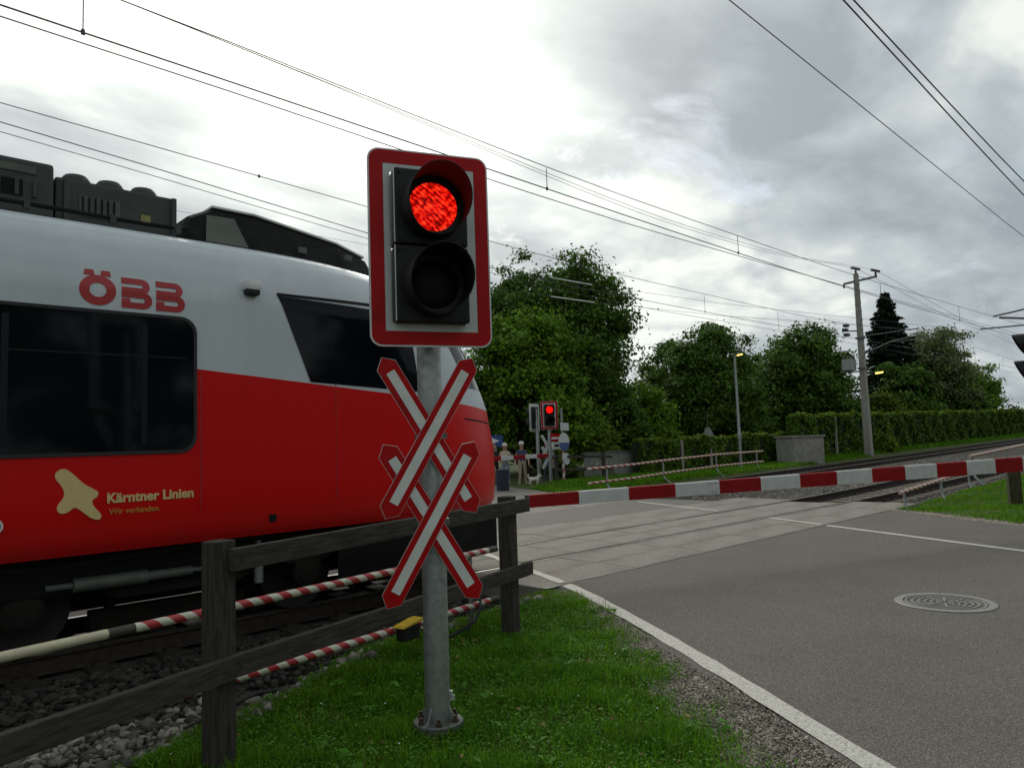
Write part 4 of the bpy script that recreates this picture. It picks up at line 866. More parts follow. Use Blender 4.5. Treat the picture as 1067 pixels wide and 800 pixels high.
# ================================================================= MASTS, LAMPS, WIRES
lp = thing('street_lamp', 'grey street lamp post with small lit amber head before the dark trees', 'lamp', (33.1, 18.95, 0))
MB().lathe([(.075, 0), (.075, 1.6), (.095, 1.62), (.095, 1.9), (.068, 1.95), (.05, 5.75)], 14).build('post', MT['galv'], lp, smooth=True)
hd_ = MB(); hd_.bar((0, 0, 5.75), (.28, -.26, 5.83), .13, .09); hh = hd_.build('lamp_head', MT['galv_dark'], lp, bevel=.01); MB().bar((.09, -.084, 5.735), (.28, -.26, 5.775), .15, .05).build('lamp_glass', MT['amber_lamp'], hh)

ms = thing('catenary_mast', 'tall concrete power mast with crossarm and transformer by the ivy wall', 'mast', (46.4, 18.0, .25)); ms.scale = (.89, .89, .89)
MB().bar((0, 0, -.3), (0, 0, 12.6), .46, .46, .27, .27).build('column', MT['mast_concrete'], ms, bevel=.02)
for k in range(9): MB().bar((-.34, -.34, 6.8 + k * .62), (.34, .34, 6.8 + k * .62), .05, .05).build('climbing_rung', MT['galv_dark'], ms)
for z in (6.0, 8.1): MB().box((0, 0, z), (.52, .52, .12)).build('clamp_band', MT['galv_dark'], ms)
ca = MB(); ca.bar((-.62, .62, 11.9), (1.0, -1.0, 12.35), .14, .14); ca.build('crossarm', MT['galv_dark'], ms)
for x, y, z in ((0, 0, 12.6), (.95, -.95, 12.4)):
    MB().lathe([(.07, 0), (.09, .05), (.06, .1), (.09, .15), (.06, .2), (.05, .32)], 12, (x, y, z)).build('insulator', MT['insulator'], ms, smooth=True)
    MB().bar((x - .28, y + .18, z + .42), (x + .28, y - .18, z + .30), .14, .14).build('insulator_bar', MT['insulator'], ms)
MB().lathe([(.05, 0), (.08, .05), (.05, .12), (.08, .18), (.04, .25)], 10, (-.62, .62, 11.62)).build('insulator', MT['insulator'], ms)
tf = MB(); tf.box((-.75, .6, 6.25), (.75, .7, .75)); tr = tf.build('transformer', MT['trafo'], ms, bevel=.05)
MB().bar((-1.25, 1.0, 5.8), (.2, -.15, 5.8), .1, .1).build('platform_bar', MT['galv_dark'], ms); MB().bar((-.9, .72, 5.78), (0, 0, 5.0), .06, .06).build('platform_strut', MT['galv_dark'], ms)
for k in range(3): MB().lathe([(.05, 0), (.08, .05), (.05, .1), (.08, .15), (.04, .3)], 10, (-1.0 + k * .22, .8 - k * .2, 6.62)).build('bushing', MT['insulator'], tr)
for k in range(3): MB().box((-.72 - .2 * (k % 2), .62, 8.35 + .32 * k), (.42, .3, .2)).build('switch_gear', MT['insulator'], ms, bevel=.02)
MB().bar((-.95, .8, 8.6), (0, 0, 8.6), .08, .08).build('switch_arm', MT['galv_dark'], ms)
MB().bar((0, 0, 5.75), (.52, -.82, 5.7), .05, .05).build('lamp_arm', MT['galv_dark'], ms); MB().bar((.42, -.66, 5.62), (.66, -1.05, 5.68), .18, .10).build('mast_lamp', MT['amber_lamp'], ms)
# cantilever bracket toward the second track
MB().tube([(0, -.2, 7.0), (-.3, -2.1, 7.6), (-.6, -3.9, 7.75)], .045, 8).build('cantilever_tube', MT['galv_dark'], ms); MB().tube([(0, -.2, 8.2), (-.5, -3.9, 8.2)], .035, 8).build('cantilever_tube', MT['galv_dark'], ms)
MB().tube([(-.35, -1.9, 7.55), (-.75, -4.6, 7.45)], .03, 8).build('registration_arm', MT['galv_dark'], ms)
MB().lathe([(.05, 0), (.09, .06), (.05, .12), (.09, .18), (.05, .24), (.09, .3), (.05, .36)], 10, (0, -.55, 7.0)).build('insulator', MT['insulator'], ms)

m2 = thing('catenary_mast', 'steel mast beyond the right edge whose bracket arms reach over the near track', 'mast', (36.5, 5.3, -.1))
MB().bar((0, 0, -.3), (0, 0, 9.2), .34, .34, .26, .26).build('column', MT['galv_dark'], m2, bevel=.02)
MB().tube([(0, .1, 5.9), (-.6, 1.7, 6.15), (-.9, 2.9, 6.35)], .045, 8).build('cantilever_tube', MT['galv_dark'], m2); MB().tube([(0, .1, 7.0), (-.7, 2.3, 6.55), (-.95, 3.1, 6.42)], .035, 8).build('cantilever_tube', MT['galv_dark'], m2)
MB().tube([(-.3, 1.0, 5.95), (-1.0, 3.6, 5.95)], .03, 8).build('registration_arm', MT['galv_dark'], m2)
MB().bar((-.5, -.9, 8.6), (.2, 1.0, 8.6), .12, .12).build('crossarm', MT['galv_dark'], m2)

def wire(label, n0, sz, r, droppers=None, curve=True, n1=None, bulbs=()):
    s = np.array([a for a, b in sz], float); z = np.array([b for a, b in sz], float); ss = np.unique(np.concatenate([s, np.arange(s[0], s[-1], 2.5)]))
    # smooth the height profile
    zz = np.array([np.mean(np.interp(np.linspace(q - 3, q + 3, 7), s, z)) for q in ss])
    nn = [(n0 if n1 is None else n0 + (n1 - n0) * (q - s[0]) / (s[-1] - s[0])) + (fo(q) if curve else 0) for q in ss]
    t = thing('overhead_wire', label, 'wire', (float(ss[0]), float(nn[0]), 0), 0, 'overhead wires of the railway')
    MB().tube([(a, b, c) for a, b, c in zip(ss, nn, zz)], r * .78, 6).build('conductor', MT['copper'], t, smooth=True, world=True)
    f = lambda q: (q, float(np.interp(q, ss, nn)), float(np.interp(q, ss, zz)))
    if droppers:
        for q, h in droppers:
            p = f(q); MB().tube([p, (p[0], p[1], p[2] + h)], r * .6, 5).build('dropper', MT['copper'], t, world=True); MB().lathe([(.0, -.03), (.022, -.02), (.022, .03), (0, .04)], 8, p).build('dropper_clamp', MT['copper'], t, world=True)
    for q in bulbs: MB().lathe([(.0, -.04), (.03, -.02), (.03, .02), (0, .04)], 8, f(q)).build('clamp', MT['copper'], t, world=True)
    return t
wire('thick contact wire with droppers nearest above the train roof', TA, [(-14, 6.5), (1.2, 6.27), (6.4, 6.14), (9, 6.07), (15.4, 5.92), (21, 5.85), (40, 5.9), (90, 6.0)], .012, [(1.94, .52), (9.05, .36), (15.4, .42), (24, .45), (32, .55)])
wire('thin wire just below the nearest contact wire', TA - .1, [(-14, 6.2), (1.2, 6.11), (5.7, 5.98), (7.75, 5.84), (12.7, 5.80), (21.5, 5.84), (50, 6.1), (90, 6.2)], .009)
wire('messenger wire hanging just above the nearest contact wire', TA, [(-14, 7.2), (2.33, 6.77), (5.74, 6.63), (9.07, 6.42), (15.45, 6.34), (21, 6.28), (34, 6.45), (60, 6.9), (90, 6.6)], .009)
wire('upper feeder wire rising to the top insulator of the tall mast', 16.5, [(-20, 12.5), (0, 12.0), (12.4, 11.45), (17, 11.1), (24.6, 10.75), (35, 10.9), (46.4, 11.85)], .011, curve=False, n1=18.0)
wire('lower feeder wire rising to the crossarm insulator of the tall mast', 15.9, [(-20, 12.0), (0, 11.55), (12.4, 11.05), (17, 10.75), (24.6, 10.45), (35, 10.65), (47.2, 11.68)], .011, curve=False, n1=17.15)
wire('feeder wire leaving the tall mast toward the right', 18.0, [(46.4, 11.85), (65, 10.6), (90, 10.0), (130, 10.8)], .013, curve=False, n1=20)
wire('second feeder wire leaving the tall mast toward the right', 17.15, [(47.2, 11.68), (65, 10.3), (90, 9.8), (130, 10.5)], .013, curve=False, n1=19)
wire('messenger wire over the second track above its contact wire', TB + .4, [(-8, 8.5), (2.2, 8.12), (6.5, 7.86), (9.8, 7.72), (14, 7.48), (20, 7.32), (35.8, 7.2), (53, 8.0), (75, 7.3), (110, 7.8)], .011, None, bulbs=(7.0, 10.8))
wire('contact wire with droppers over the second track', TB + .4, [(-8, 8.4), (2.2, 7.78), (9, 7.1), (14, 6.66), (20, 6.60), (30, 6.55), (53, 6.7), (110, 6.7)], .012, [(10.8, .8), (25, .65), (31, .62), (37, .7), (62, .8), (70, .7)])
wire('thin lowest wire over the second track', TB + .4, [(-8, 8.2), (2.2, 7.6), (9, 6.95), (14, 6.55), (20, 6.32), (30, 6.33), (60, 6.3), (110, 6.3)], .009)
wire('single wire crossing the sky at upper right', 5.0, [(-14, 8.6), (0, 8.2), (9.2, 7.82), (13.8, 7.62), (25, 7.13), (36, 6.9)], .011, curve=False)
wire('left one of the paired thick wires at the top right corner', 4.0, [(-14, 9.2), (0, 8.6), (10.6, 7.94), (14.2, 7.6), (20.5, 7.08), (36, 6.3)], .017, curve=False)
wire('right one of the paired thick wires at the top right corner', 4.0, [(-14, 9.4), (0, 8.75), (11, 8.08), (14.3, 7.83), (20.6, 7.45), (36, 7.0)], .017, curve=False)
for a, b, lab in (((23.64, 22.38, 9.08), (25.03, 21.12, 8.68), 'upper white insulating rod on wires in front of the big tree'), ((23.7, 22.42, 8.23), (25.12, 21.13, 7.90), 'lower white insulating rod on wires in front of the big tree')):
    t = thing('insulating_rod', lab, 'insulator', a, 0, 'white rods on the wires')
    MB().tube([a, b], .028, 8).build('rod', MT['sign_white'], t, world=True)
    a, b = Vector(a), Vector(b); d = (b - a)
    MB().tube([a - d * 9, a - d * 3, a], .007, 5).build('tie_wire', MT['copper'], t, world=True); MB().tube([b, b + d * 3 + Vector((0, 0, .2)), b + d * 9 + Vector((0, 0, 1))], .007, 5).build('tie_wire', MT['copper'], t, world=True)

# ================================================================= TREES AND BUSHES
def limb(m, p, q, r0, r1, bend=.12):
    p, q = Vector(p), Vector(q); n = 5; L_ = (q - p).length; side = Vector((random.uniform(-1, 1), random.uniform(-1, 1), random.uniform(-.3, .3))) * L_ * bend
    m.tube([p + (q - p) * (k / n) + side * math.sin(PI * k / n) for k in range(n + 1)], [r0 + (r1 - r0) * k / n for k in range(n + 1)], 8)
def tree(name, label, loc, lobes, trunk_r, leaf, count, mat, group='trees beyond the railway', clump=.55, spread=.34, cat='tree', shell=.55):
    """lobes: (dx, dy, z, rx, ry, rz) ellipsoids that make up the crown"""
    t = thing(name, label, cat, loc, 0, group); m = MB()
    zt = max(l[2] for l in lobes); cl = min(l[2] - l[5] for l in lobes)
    m.tube([(0, 0, -.4), (.03, .02, .4), (.1 * random.uniform(-1, 1), .1 * random.uniform(-1, 1), zt * .45), (.2 * random.uniform(-1, 1), .2 * random.uniform(-1, 1), zt)], [trunk_r * 1.35, trunk_r, trunk_r * .7, trunk_r * .2], 10)
    for l in lobes:
        for k in range(4):
            a = random.uniform(0, 2 * PI); limb(m, (0, 0, max(.5, l[2] * random.uniform(.3, .7))), (l[0] + l[3] * .6 * math.cos(a), l[1] + l[4] * .6 * math.sin(a), l[2] + l[5] * random.uniform(-.3, .5)), trunk_r * .42, trunk_r * .08)
    m.build('trunk', MT['bark'], t, smooth=True)
    vol = np.array([l[3] * l[4] * l[5] for l in lobes]) ** .67; vol = vol / vol.sum(); C = []; NR = []
    per = max(20, int(count / max(1, sum(max(8, int(v * count / 110)) for v in vol))))
    for l, v in zip(lobes, vol):
        nc = max(8, int(v * count / 110)); d = RNG.normal(0, 1, (nc, 3)); d /= np.linalg.norm(d, axis=1, keepdims=True)
        rr = RNG.uniform(shell, 1.04, nc) ** .8; wob = 1 + .13 * np.sin(d[:, 0] * 5 + l[2]) + .10 * np.sin(d[:, 2] * 7 + d[:, 1] * 4)
        cc = np.array(l[:3]) + d * np.array(l[3:]) * (rr * wob)[:, None]
        k = RNG.integers(per // 2, per + per // 2, nc); idx = np.repeat(np.arange(nc), k); cs = clump * RNG.uniform(.6, 1.5, nc)
        off_ = RNG.normal(0, 1, (len(idx), 3)) * np.array([1, 1, .62]) * (cs[idx] * .62)[:, None]
        C.append(cc[idx] + off_); nn = d[idx] * .5 + off_ / (cs[idx][:, None] + .01) * .4 + np.array([0, 0, .45]); NR.append(nn)
    C = np.concatenate(C); NR = np.concatenate(NR); keep = C[:, 2] > .05; C = C[keep]; NR = NR[keep]
    soup('crown', leaves(C, NR, np.full(len(C), leaf), .55, 1.35, .5), 4, mat, t); return t
def lobes_for(h, r, z0, n, seed, taper=.55, flat=1.0):
    rr = random.Random(seed); o = [(0, 0, (h + z0) / 2, r * .75, r * .75, (h - z0) / 2 * .92)]
    for k in range(n):
        f = (k + .5) / n; z = z0 + (h - z0) * (.12 + .78 * f); w = r * (1 - taper * f ** 1.6) ; a = k * 2.4 + rr.uniform(-.4, .4); d = w * rr.uniform(.45, .72)
        s = r * rr.uniform(.34, .5) * (1 - .35 * f); o.append((d * math.cos(a), d * math.sin(a), z, s, s, s * rr.uniform(.8, 1.15)))
    return o
tree('poplar_tree', 'tallest broad leafy tree rising behind the far red signal', (33.2, 31.2, 0), [(0, 0, 8.0, 4.5, 4.5, 4.9), (-1.6, 1.5, 9.6, 2.6, 2.6, 2.6), (1.8, -1.6, 9.4, 2.6, 2.6, 2.5)] + lobes_for(13.2, 5.2, 1.5, 22, 3, .30)[1:], .42, .17, 78000, MT['leaf_dark'], clump=.62)
tree('maple_tree', 'rounded lighter green tree in front of the tallest tree', (27.4, 28.3, 0), lobes_for(8.9, 4.0, .4, 16, 5, .5), .3, .16, 52000, MT['leaf_mid'], clump=.55)
tree('maple_tree', 'dark leafy tree half hidden behind the train nose', (22.4, 30.2, 0), lobes_for(7.4, 3.4, .3, 9, 15, .6), .28, .17, 26000, MT['leaf_dark'], clump=.55)
tree('hazel_bush', 'shrubby tree at the right foot of the tallest tree', (34.6, 27.6, 0), lobes_for(4.6, 2.0, .2, 8, 8, .6), .12, .17, 14000, MT['leaf_dark'], clump=.38)
tree('hazel_bush', 'taller shrub between the big tree and the dark tree group', (38.2, 28.2, 0), lobes_for(5.0, 1.9, .2, 8, 28, .6), .14, .18, 13000, MT['leaf_mid'], clump=.42)
tree('garden_bush', 'bright green bush above the grey concrete wall', (29.0, 24.2, 0), lobes_for(2.3, 1.0, .0, 6, 9, .5), .06, .11, 7000, MT['leaf_light'], clump=.22)
tree('garden_bush', 'low yellow green bush left of the grey concrete wall', (25.6, 23.9, 0), lobes_for(1.5, .8, .0, 5, 19, .5), .05, .10, 4500, MT['leaf_light'], clump=.2)
tree('walnut_tree', 'dark leafy tree behind the street lamp with jagged top', (50.7, 31.3, 0), lobes_for(10.7, 4.6, .5, 14, 11, .5), .35, .19, 44000, MT['leaf_dark'], clump=.6)
tree('walnut_tree', 'shorter dark tree left of the street lamp tree', (52.0, 35.5, 0), lobes_for(10.2, 3.8, .5, 10, 12, .5), .3, .20, 24000, MT['leaf_dark'], clump=.6)
tree('linden_tree', 'broad rounded tree left of the tall concrete mast', (61.2, 28.6, 0), lobes_for(11.0, 5.0, .4, 14, 13, .55), .38, .20, 46000, MT['leaf_dark'], clump=.65)
tree('linden_tree', 'dark tree directly behind the tall concrete mast', (68.5, 31.5, 0), lobes_for(10.6, 4.2, .4, 10, 14, .5), .34, .22, 26000, MT['leaf_dark'], clump=.65)
tree('birch_tree', 'airy pale green tree right of the dark spruce', (89.5, 26.6, 0), lobes_for(13.2, 5.2, 2.5, 14, 21, .55), .35, .22, 26000, MT['leaf_olive'], clump=.75, shell=.35)
tree('garden_tree', 'low rounded tree right of the airy pale tree', (101, 27.6, 0), lobes_for(10.2, 5.2, .5, 10, 22, .5), .3, .30, 16000, MT['leaf_mid'], clump=.7)
tree('garden_tree', 'low dark tree at the right edge behind the ivy wall', (91, 21.5 + 6, 0), lobes_for(8.2, 5.0, .5, 10, 24, .5), .3, .30, 15000, MT['leaf_dark'], clump=.7)
tree('garden_tree', 'dark round tree in front of the airy pale tree', (78.5, 26.2, 0), lobes_for(8.6, 3.4, .5, 9, 25, .5), .3, .28, 15000, MT['leaf_dark'], clump=.6)
tree('garden_bush', 'yellow green shrub over the ivy wall below the spruce', (69.0, 25.9, 0), lobes_for(5.2, 2.6, .2, 8, 23, .5), .12, .22, 12000, MT['leaf_yellow'], clump=.45)
tree('garden_bush', 'green shrub over the ivy wall right of the yellow shrub', (77.0, 25.9, 0), lobes_for(4.9, 2.6, .2, 8, 26, .5), .12, .22, 12000, MT['leaf_light'], clump=.45)
tree('trackside_plant', 'leafy weeds at the foot of the ivy wall beside the mast', (50.5, 18.9, .3), lobes_for(1.2, 1.0, .0, 5, 29, .5), .05, .13, 4000, MT['leaf_light'], clump=.3)
# background row that closes the view
for k, (x, y, h, r, lab) in enumerate(((58, 46, 6.5, 5.0, 'far tree behind the gap right of the tallest tree'), (46, 41, 6.5, 4.5, 'far tree filling behind the shrubs and the house'), (75, 42, 11, 6, 'far tree behind the broad rounded tree'), (118, 40, 12, 7, 'far tree behind the airy pale tree'), (140, 38, 11, 7.5, 'farthest tree at the right edge'), (30, 42, 9, 5.5, 'far tree behind the waiting people'), (18, 40, 9, 5.5, 'far tree beyond the road behind the train'))):
    tree('garden_tree', lab, (x, y, 0), lobes_for(h, r, .3, 9, 40 + k, .5), .3, .36, 10000, MT['leaf_dark'], clump=.8)

for k, (x, y, h, r, lab) in enumerate(((20, -13, 11, 5, 'roadside tree mirrored in the train windows nearest the road bend'), (31, -9, 12, 5.5, 'roadside tree beyond the barrier drive outside the right edge'), (43, -14, 12, 6, 'tall roadside tree farther along outside the right edge'), (9, -20, 12, 6, 'large tree across the road behind the photographer'), (-12, -16, 11, 5.5, 'tree on the verge behind the photographer'), (-20, -6, 11, 5.5, 'tree near the track behind the photographer'))):
    tree('roadside_tree', lab, (x, y, 0), lobes_for(h, r, .3, 9, 60 + k, .5), .3, .5, 6000, MT['leaf_dark'], 'trees on the photographer side', clump=.9)

def spruce(loc, h, r, label):
    t = thing('spruce_tree', label, 'tree', loc, 0, 'trees beyond the railway'); m = MB(); m.tube([(0, 0, -.4), (0, 0, h * .5), (.05, 0, h)], [.34, .2, .03], 10); C = []; D = []
    z = 1.2
    while z < h - .2:
        f = 1 - (z - 1.2) / (h - 1.2); n = 7 + int(8 * f); a0 = random.uniform(0, 6)
        for k in range(n):
            a = a0 + 2 * PI * k / n + random.uniform(-.2, .2); L_ = r * (f ** .85) * random.choice((.55, .75, .9, 1.0, 1.18)) * random.uniform(.9, 1.1) + .15; p = Vector((0, 0, z)); q = Vector((L_ * math.cos(a), L_ * math.sin(a), z - .18 * L_ + random.uniform(-.1, .25)))
            m.tube([p, q], [.035 * f + .012, .006], 4); k2 = int(22 + 48 * L_); tt = RNG.uniform(.12, 1.03, k2) ** .8
            c = np.array(p)[None] + (np.array(q) - np.array(p))[None] * tt[:, None]; wd = .30 * (1.15 - tt) * min(1, L_ / 1.5) + .07
            pe = np.array([-math.sin(a), math.cos(a), 0]); c = c + pe * (RNG.normal(0, 1, k2) * wd)[:, None]; c[:, 2] += RNG.normal(0, .06, k2) - .10 * RNG.random(k2); C.append(c)
        z += .42 * (.6 + .6 * f)
    m.build('trunk', MT['bark'], t); C = np.concatenate(C); soup('crown', leaves(C, np.tile([[0, 0, 1.0]], (len(C), 1)), np.full(len(C), .20), .55, 1.9, .6), 4, MT['needle'], t)
spruce((81.6, 28.9, 0), 16.5, 5.0, 'tall dark conical spruce right of the concrete mast')

# house glimpsed between the trees
hs = thing('house', 'pale house with red roof glimpsed between the shrubs', 'house', (51, 38.5, 0), R(-40))
MB().box((0, 0, 1.5), (6, 5, 3.0)).build('wall', MT['house_wall'], hs)
MB().prism([(-3.4, 2.95), (3.4, 2.95), (0, 5.0)], lambda a, b, t: (a, -2.8 + t, b), 5.6).build('roof', MT['house_roof'], hs)
for x in (-1.6, 1.2):
    w = MB().box((x, -2.51, 1.6), (1.1, .06, 1.2)).build('window', MT['sign_white'], hs); MB().box((x, -2.545, 1.6), (.9, .03, 1.0)).build('pane', MT['glass'], w)
MB().box((0, -2.75, 1.15), (5.6, .5, .5)).build('balcony_box', MT['house_roof'], hs)

# ================================================================= SIGNS AND BIN AT THE FAR SIDE
rs = thing('road_sign', 'post of round traffic signs seen from behind with striped pole right of the red-lit signal', 'sign', (24.0, 22.35, 0), R(8))
MB().lathe([(.05, -.2), (.05, 3.25), (0, 3.26)], 12).build('post', MT['galv'], rs, smooth=True)
MB().tube([(0, 0, .05), (0, 0, 1.55)], .062, 12).build('striped_sleeve', stripe_mat('sleeve_stripe', (.6, .57, .52), (.36, .1, .1), .42), rs)
MB().box((.12, -.06, 2.42), (.62, .02, .34)).build('direction_plate', MT['sign_grey'], rs)
MB().lathe([(.0, -.012), (.40, -.012), (.40, .012), (0, .012)], 32, (.02, -.07, 1.75), 'Y').build('round_disc', MT['sign_grey'], rs)
MB().prism([(.38 * math.cos(a), .38 * math.sin(a)) for a in np.linspace(PI, 2 * PI, 20)], lambda a, b, t: (.02 + a, -.086 + t, 1.72 + b), .004).build('blue_lower_half', MT['blue_sign'], rs)
MB().lathe([(.0, -.012), (.26, -.012), (.26, .012), (0, .012)], 28, (.16, -.07, 1.0), 'Y').build('round_disc', MT['sign_grey'], rs)
bl = thing('direction_sign', 'small blue sign with white arrow next to the train nose', 'sign', (22.35, 24.9, 0), R(-40))
MB().lathe([(.03, -.2), (.03, 2.2), (0, 2.21)], 10).build('post', MT['galv'], bl); MB().box((0, -.05, 1.9), (.62, .02, .52)).build('plate', MT['blue_sign'], bl); MB().prism([(-.2, -.14), (.16, 0), (-.2, .14)], lambda a, b, t: (a, -.066 + t, 1.9 + b), .005).build('arrow', MT['sign_white'], bl)
bn = thing('litter_bin', 'dark navy litter bin standing beside the train nose', 'bin', (18.9, 20.75, -.01))
MB().lathe([(.22, 0), (.235, .04), (.25, .76), (.255, .78), (.245, .80), (.21, .80), (.20, .74), (.0, .72)], 24).build('body', MT['bin_navy'], bn, smooth=True); MB().lathe([(.262, .70), (.266, .72), (.262, .74), (.25, .72), (.262, .70)], 24).build('rim_band', MT['rubber'], bn, smooth=True)
ps = thing('warning_sign', 'grey triangular sign on thin pole rising behind the low hedge', 'sign', (39.5, 24.7, 0), R(-43))
MB().lathe([(.035, -.2), (.035, 2.0), (.02, 2.05), (.015, 3.3), (0, 3.31)], 8).build('post', MT['galv_dark'], ps); MB().prism([(-.46, 1.55), (.46, 1.55), (.12, 2.35), (-.12, 2.35)], lambda a, b, t: (a, -.06 + t, b), .02).build('triangle_plate', MT['galv'], ps)

# ================================================================= PEOPLE AND DOG
def skinned(name, verts, edges, radii, root=0, sub=2):
    me = bpy.data.meshes.new(name); me.from_pydata(verts, edges, []); o = bpy.data.objects.new(name, me); COL.objects.link(o)
    o.modifiers.new('skin', 'SKIN'); sk = me.skin_vertices[0].data
    for k, r in enumerate(radii):
        rr = r if isinstance(r, tuple) else (r, r); sk[k].radius = rr; sk[k].use_root = (k == root)
    s = o.modifiers.new('sub', 'SUBSURF'); s.levels = sub; s.render_levels = sub
    bpy.context.view_layer.update(); out = bpy.data.meshes.new_from_object(o.evaluated_get(bpy.context.evaluated_depsgraph_get()))
    bpy.data.objects.remove(o); bpy.data.meshes.remove(me); return out
def person(label, loc, rz, h, mats, pose, hair=None, hat=None):
    """mats: skin, top, bottom, shoes; pose: dict of joint positions; built 1.75 m tall facing -y"""
    t = thing('person', label, 'person', loc, rz, 'people waiting behind the far barrier'); V = []; E = []; RR = []; zone = []
    def add(p, r, parent=None, z='skin'):
        V.append(p); RR.append(r); zone.append(z)
        if parent is not None: E.append((parent, len(V) - 1))
        return len(V) - 1
    pel = add((0, 0, .95), (.155, .11), None, 'bottom'); wa = add((0, -.01, 1.10), (.145, .105), pel, 'top'); ch = add((0, 0, 1.30), (.17, .115), wa, 'top'); nb = add((0, .01, 1.44), (.10, .08), ch, 'top'); nk = add((0, 0, 1.52), .055, nb, 'skin')
    hd = add((0, -.015, 1.60), (.078, .09), nk, 'skin'); hd2 = add((0, -.01, 1.68), (.078, .095), hd, 'skin'); add((0, -.005, 1.745), (.05, .06), hd2, 'skin'); add((0, -.118, 1.625), .016, hd, 'skin')
    for sx in (-1, 1):
        sh = add((sx * .175, .01, 1.40), .068, ch, 'top'); el = add(pose['el'][(sx + 1) // 2], .047, sh, pose.get('sleeve', 'top')); wr = add(pose['wr'][(sx + 1) // 2], .034, el, 'skin')
        d = (Vector(pose['wr'][(sx + 1) // 2]) - Vector(pose['el'][(sx + 1) // 2])).normalized(); w = Vector(pose['wr'][(sx + 1) // 2]); side = Vector((0, -1, 0)) if abs(d.z) > .5 else Vector((0, 0, 1))
        pm = add(tuple(w + d * .07), (.042, .02), wr, 'skin')
        for q, ln in ((-.03, .07), (-.01, .085), (.011, .08), (.03, .065)):
            f1 = add(tuple(w + d * .11 + side * q), .0095, pm, 'skin'); add(tuple(w + d * (.11 + ln) + side * q * 1.1 + Vector((0, -.012, 0))), .008, f1, 'skin')
        add(tuple(w + d * .09 + side * .06), .0095, pm, 'skin')
        hp = add((sx * .095, 0, .90), (.10, .105), pel, 'bottom'); kn = add(pose['kn'][(sx + 1) // 2], .068, hp, 'bottom'); an = add(pose['an'][(sx + 1) // 2], .048, kn, 'bottom'); a = Vector(pose['an'][(sx + 1) // 2]); add(tuple(a + Vector((sx * .02, .05, -.045))), .036, an, 'shoe'); fm = add(tuple(a + Vector((sx * .015, -.08, -.05))), (.042, .03), an, 'shoe'); add(tuple(a + Vector((sx * .02, -.17, -.055))), (.035, .022), fm, 'shoe')
    me = skinned('body', V, E, RR); names = ['skin', 'top', 'bottom', 'shoe']
    for q in mats: me.materials.append(MT[q])
    VA = np.array(V)
    ea = [(np.array(V[a]), np.array(V[b]), zone[b], zone[a]) for a, b in E]
    for p in me.polygons:
        c = np.array(p.center); best = None
        for a, b, zb, za in ea:
            ab = b - a; tt = np.clip(np.dot(c - a, ab) / (np.dot(ab, ab) + 1e-9), 0, 1); dd = np.linalg.norm(c - a - ab * tt)
            if best is None or dd < best[0]: best = (dd, zb if tt > .4 else za)
        p.material_index = names.index(best[1]); p.use_smooth = True
    b = link('body', me, t); t.scale = (h / 1.75,) * 3
    for sx in (-1, 1):
        MB().lathe([(0, -.008), (.010, -.004), (.010, .004), (0, .008)], 8, (sx * .032, -.102, 1.668), 'Y').build('eye', MT['rubber'], t); MB().box((sx * .088, .0, 1.645), (.018, .035, .06)).build('ear', MT['skin'], t, bevel=.006)
    MB().box((0, -.108, 1.575), (.05, .012, .010)).build('mouth', MT['logo_red'], t)
    if hair:
        m = MB(); m.lathe([(.0, 1.80), (.06, 1.79), (.10, 1.745), (.108, 1.68), (.10, 1.60 if hair[1] else 1.64), (.085, 1.46 if hair[1] else 1.62)], 18); vs = [(x, (y if y > 0 else y * .62) + .02, z) for x, y, z in m.v]; m.v = vs; m.build('hair', MT[hair[0]], t, smooth=True)
    if hat:
        m = MB(); m.lathe([(.0, 1.84), (.07, 1.83), (.105, 1.78), (.112, 1.72), (hat[1], 1.705), (hat[1], 1.698), (.10, 1.71)], 22, (0, -.01, 0)); m.build('hat', MT[hat[0]], t, smooth=True)
    return t
stand = dict(el=[(-.27, .03, 1.14), (.27, .03, 1.14)], wr=[(-.29, -.06, .90), (.29, -.06, .90)], kn=[(-.11, -.02, .50), (.12, -.03, .50)], an=[(-.12, .02, .085), (.15, .0, .085)])
arms = dict(stand, el=[(-.26, .0, 1.14), (.26, .0, 1.14)], wr=[(-.08, -.2, 1.08), (.10, -.2, 1.05)], sleeve='skin')
walk = dict(stand, kn=[(-.10, -.10, .50), (.13, .02, .50)], an=[(-.14, -.06, .085), (.17, .10, .085)], sleeve='skin')
FACE = R(-36)
person('man in white cap, navy shirt and beige trousers standing behind the far barrier', (21.95, 22.85, 0.0), FACE, 1.76, ['skin', 'cloth_navy', 'cloth_beige', 'cloth_beige'], walk, ('hair_brown', False), ('hat', .118))
person('woman in wide sun hat, cream top and pale jeans beside the train nose', (21.86, 23.80, 0.0), FACE - .3, 1.72, ['skin', 'cloth_cream', 'cloth_jeans', 'cloth_jeans'], arms, ('hair_blond', True), ('hat', .15))
person('dark dressed person half hidden between the train nose and the woman in hat', (22.05, 24.70, 0.0), FACE + .2, 1.72, ['skin', 'cloth_black', 'cloth_black', 'rubber'], stand, ('hair_brown', False))
person('person in blue jeans mostly hidden behind the red-lit far signal', (24.5, 23.85, 0.0), FACE, 1.68, ['skin', 'cloth_black', 'cloth_denim', 'rubber'], stand, ('hair_brown', True))
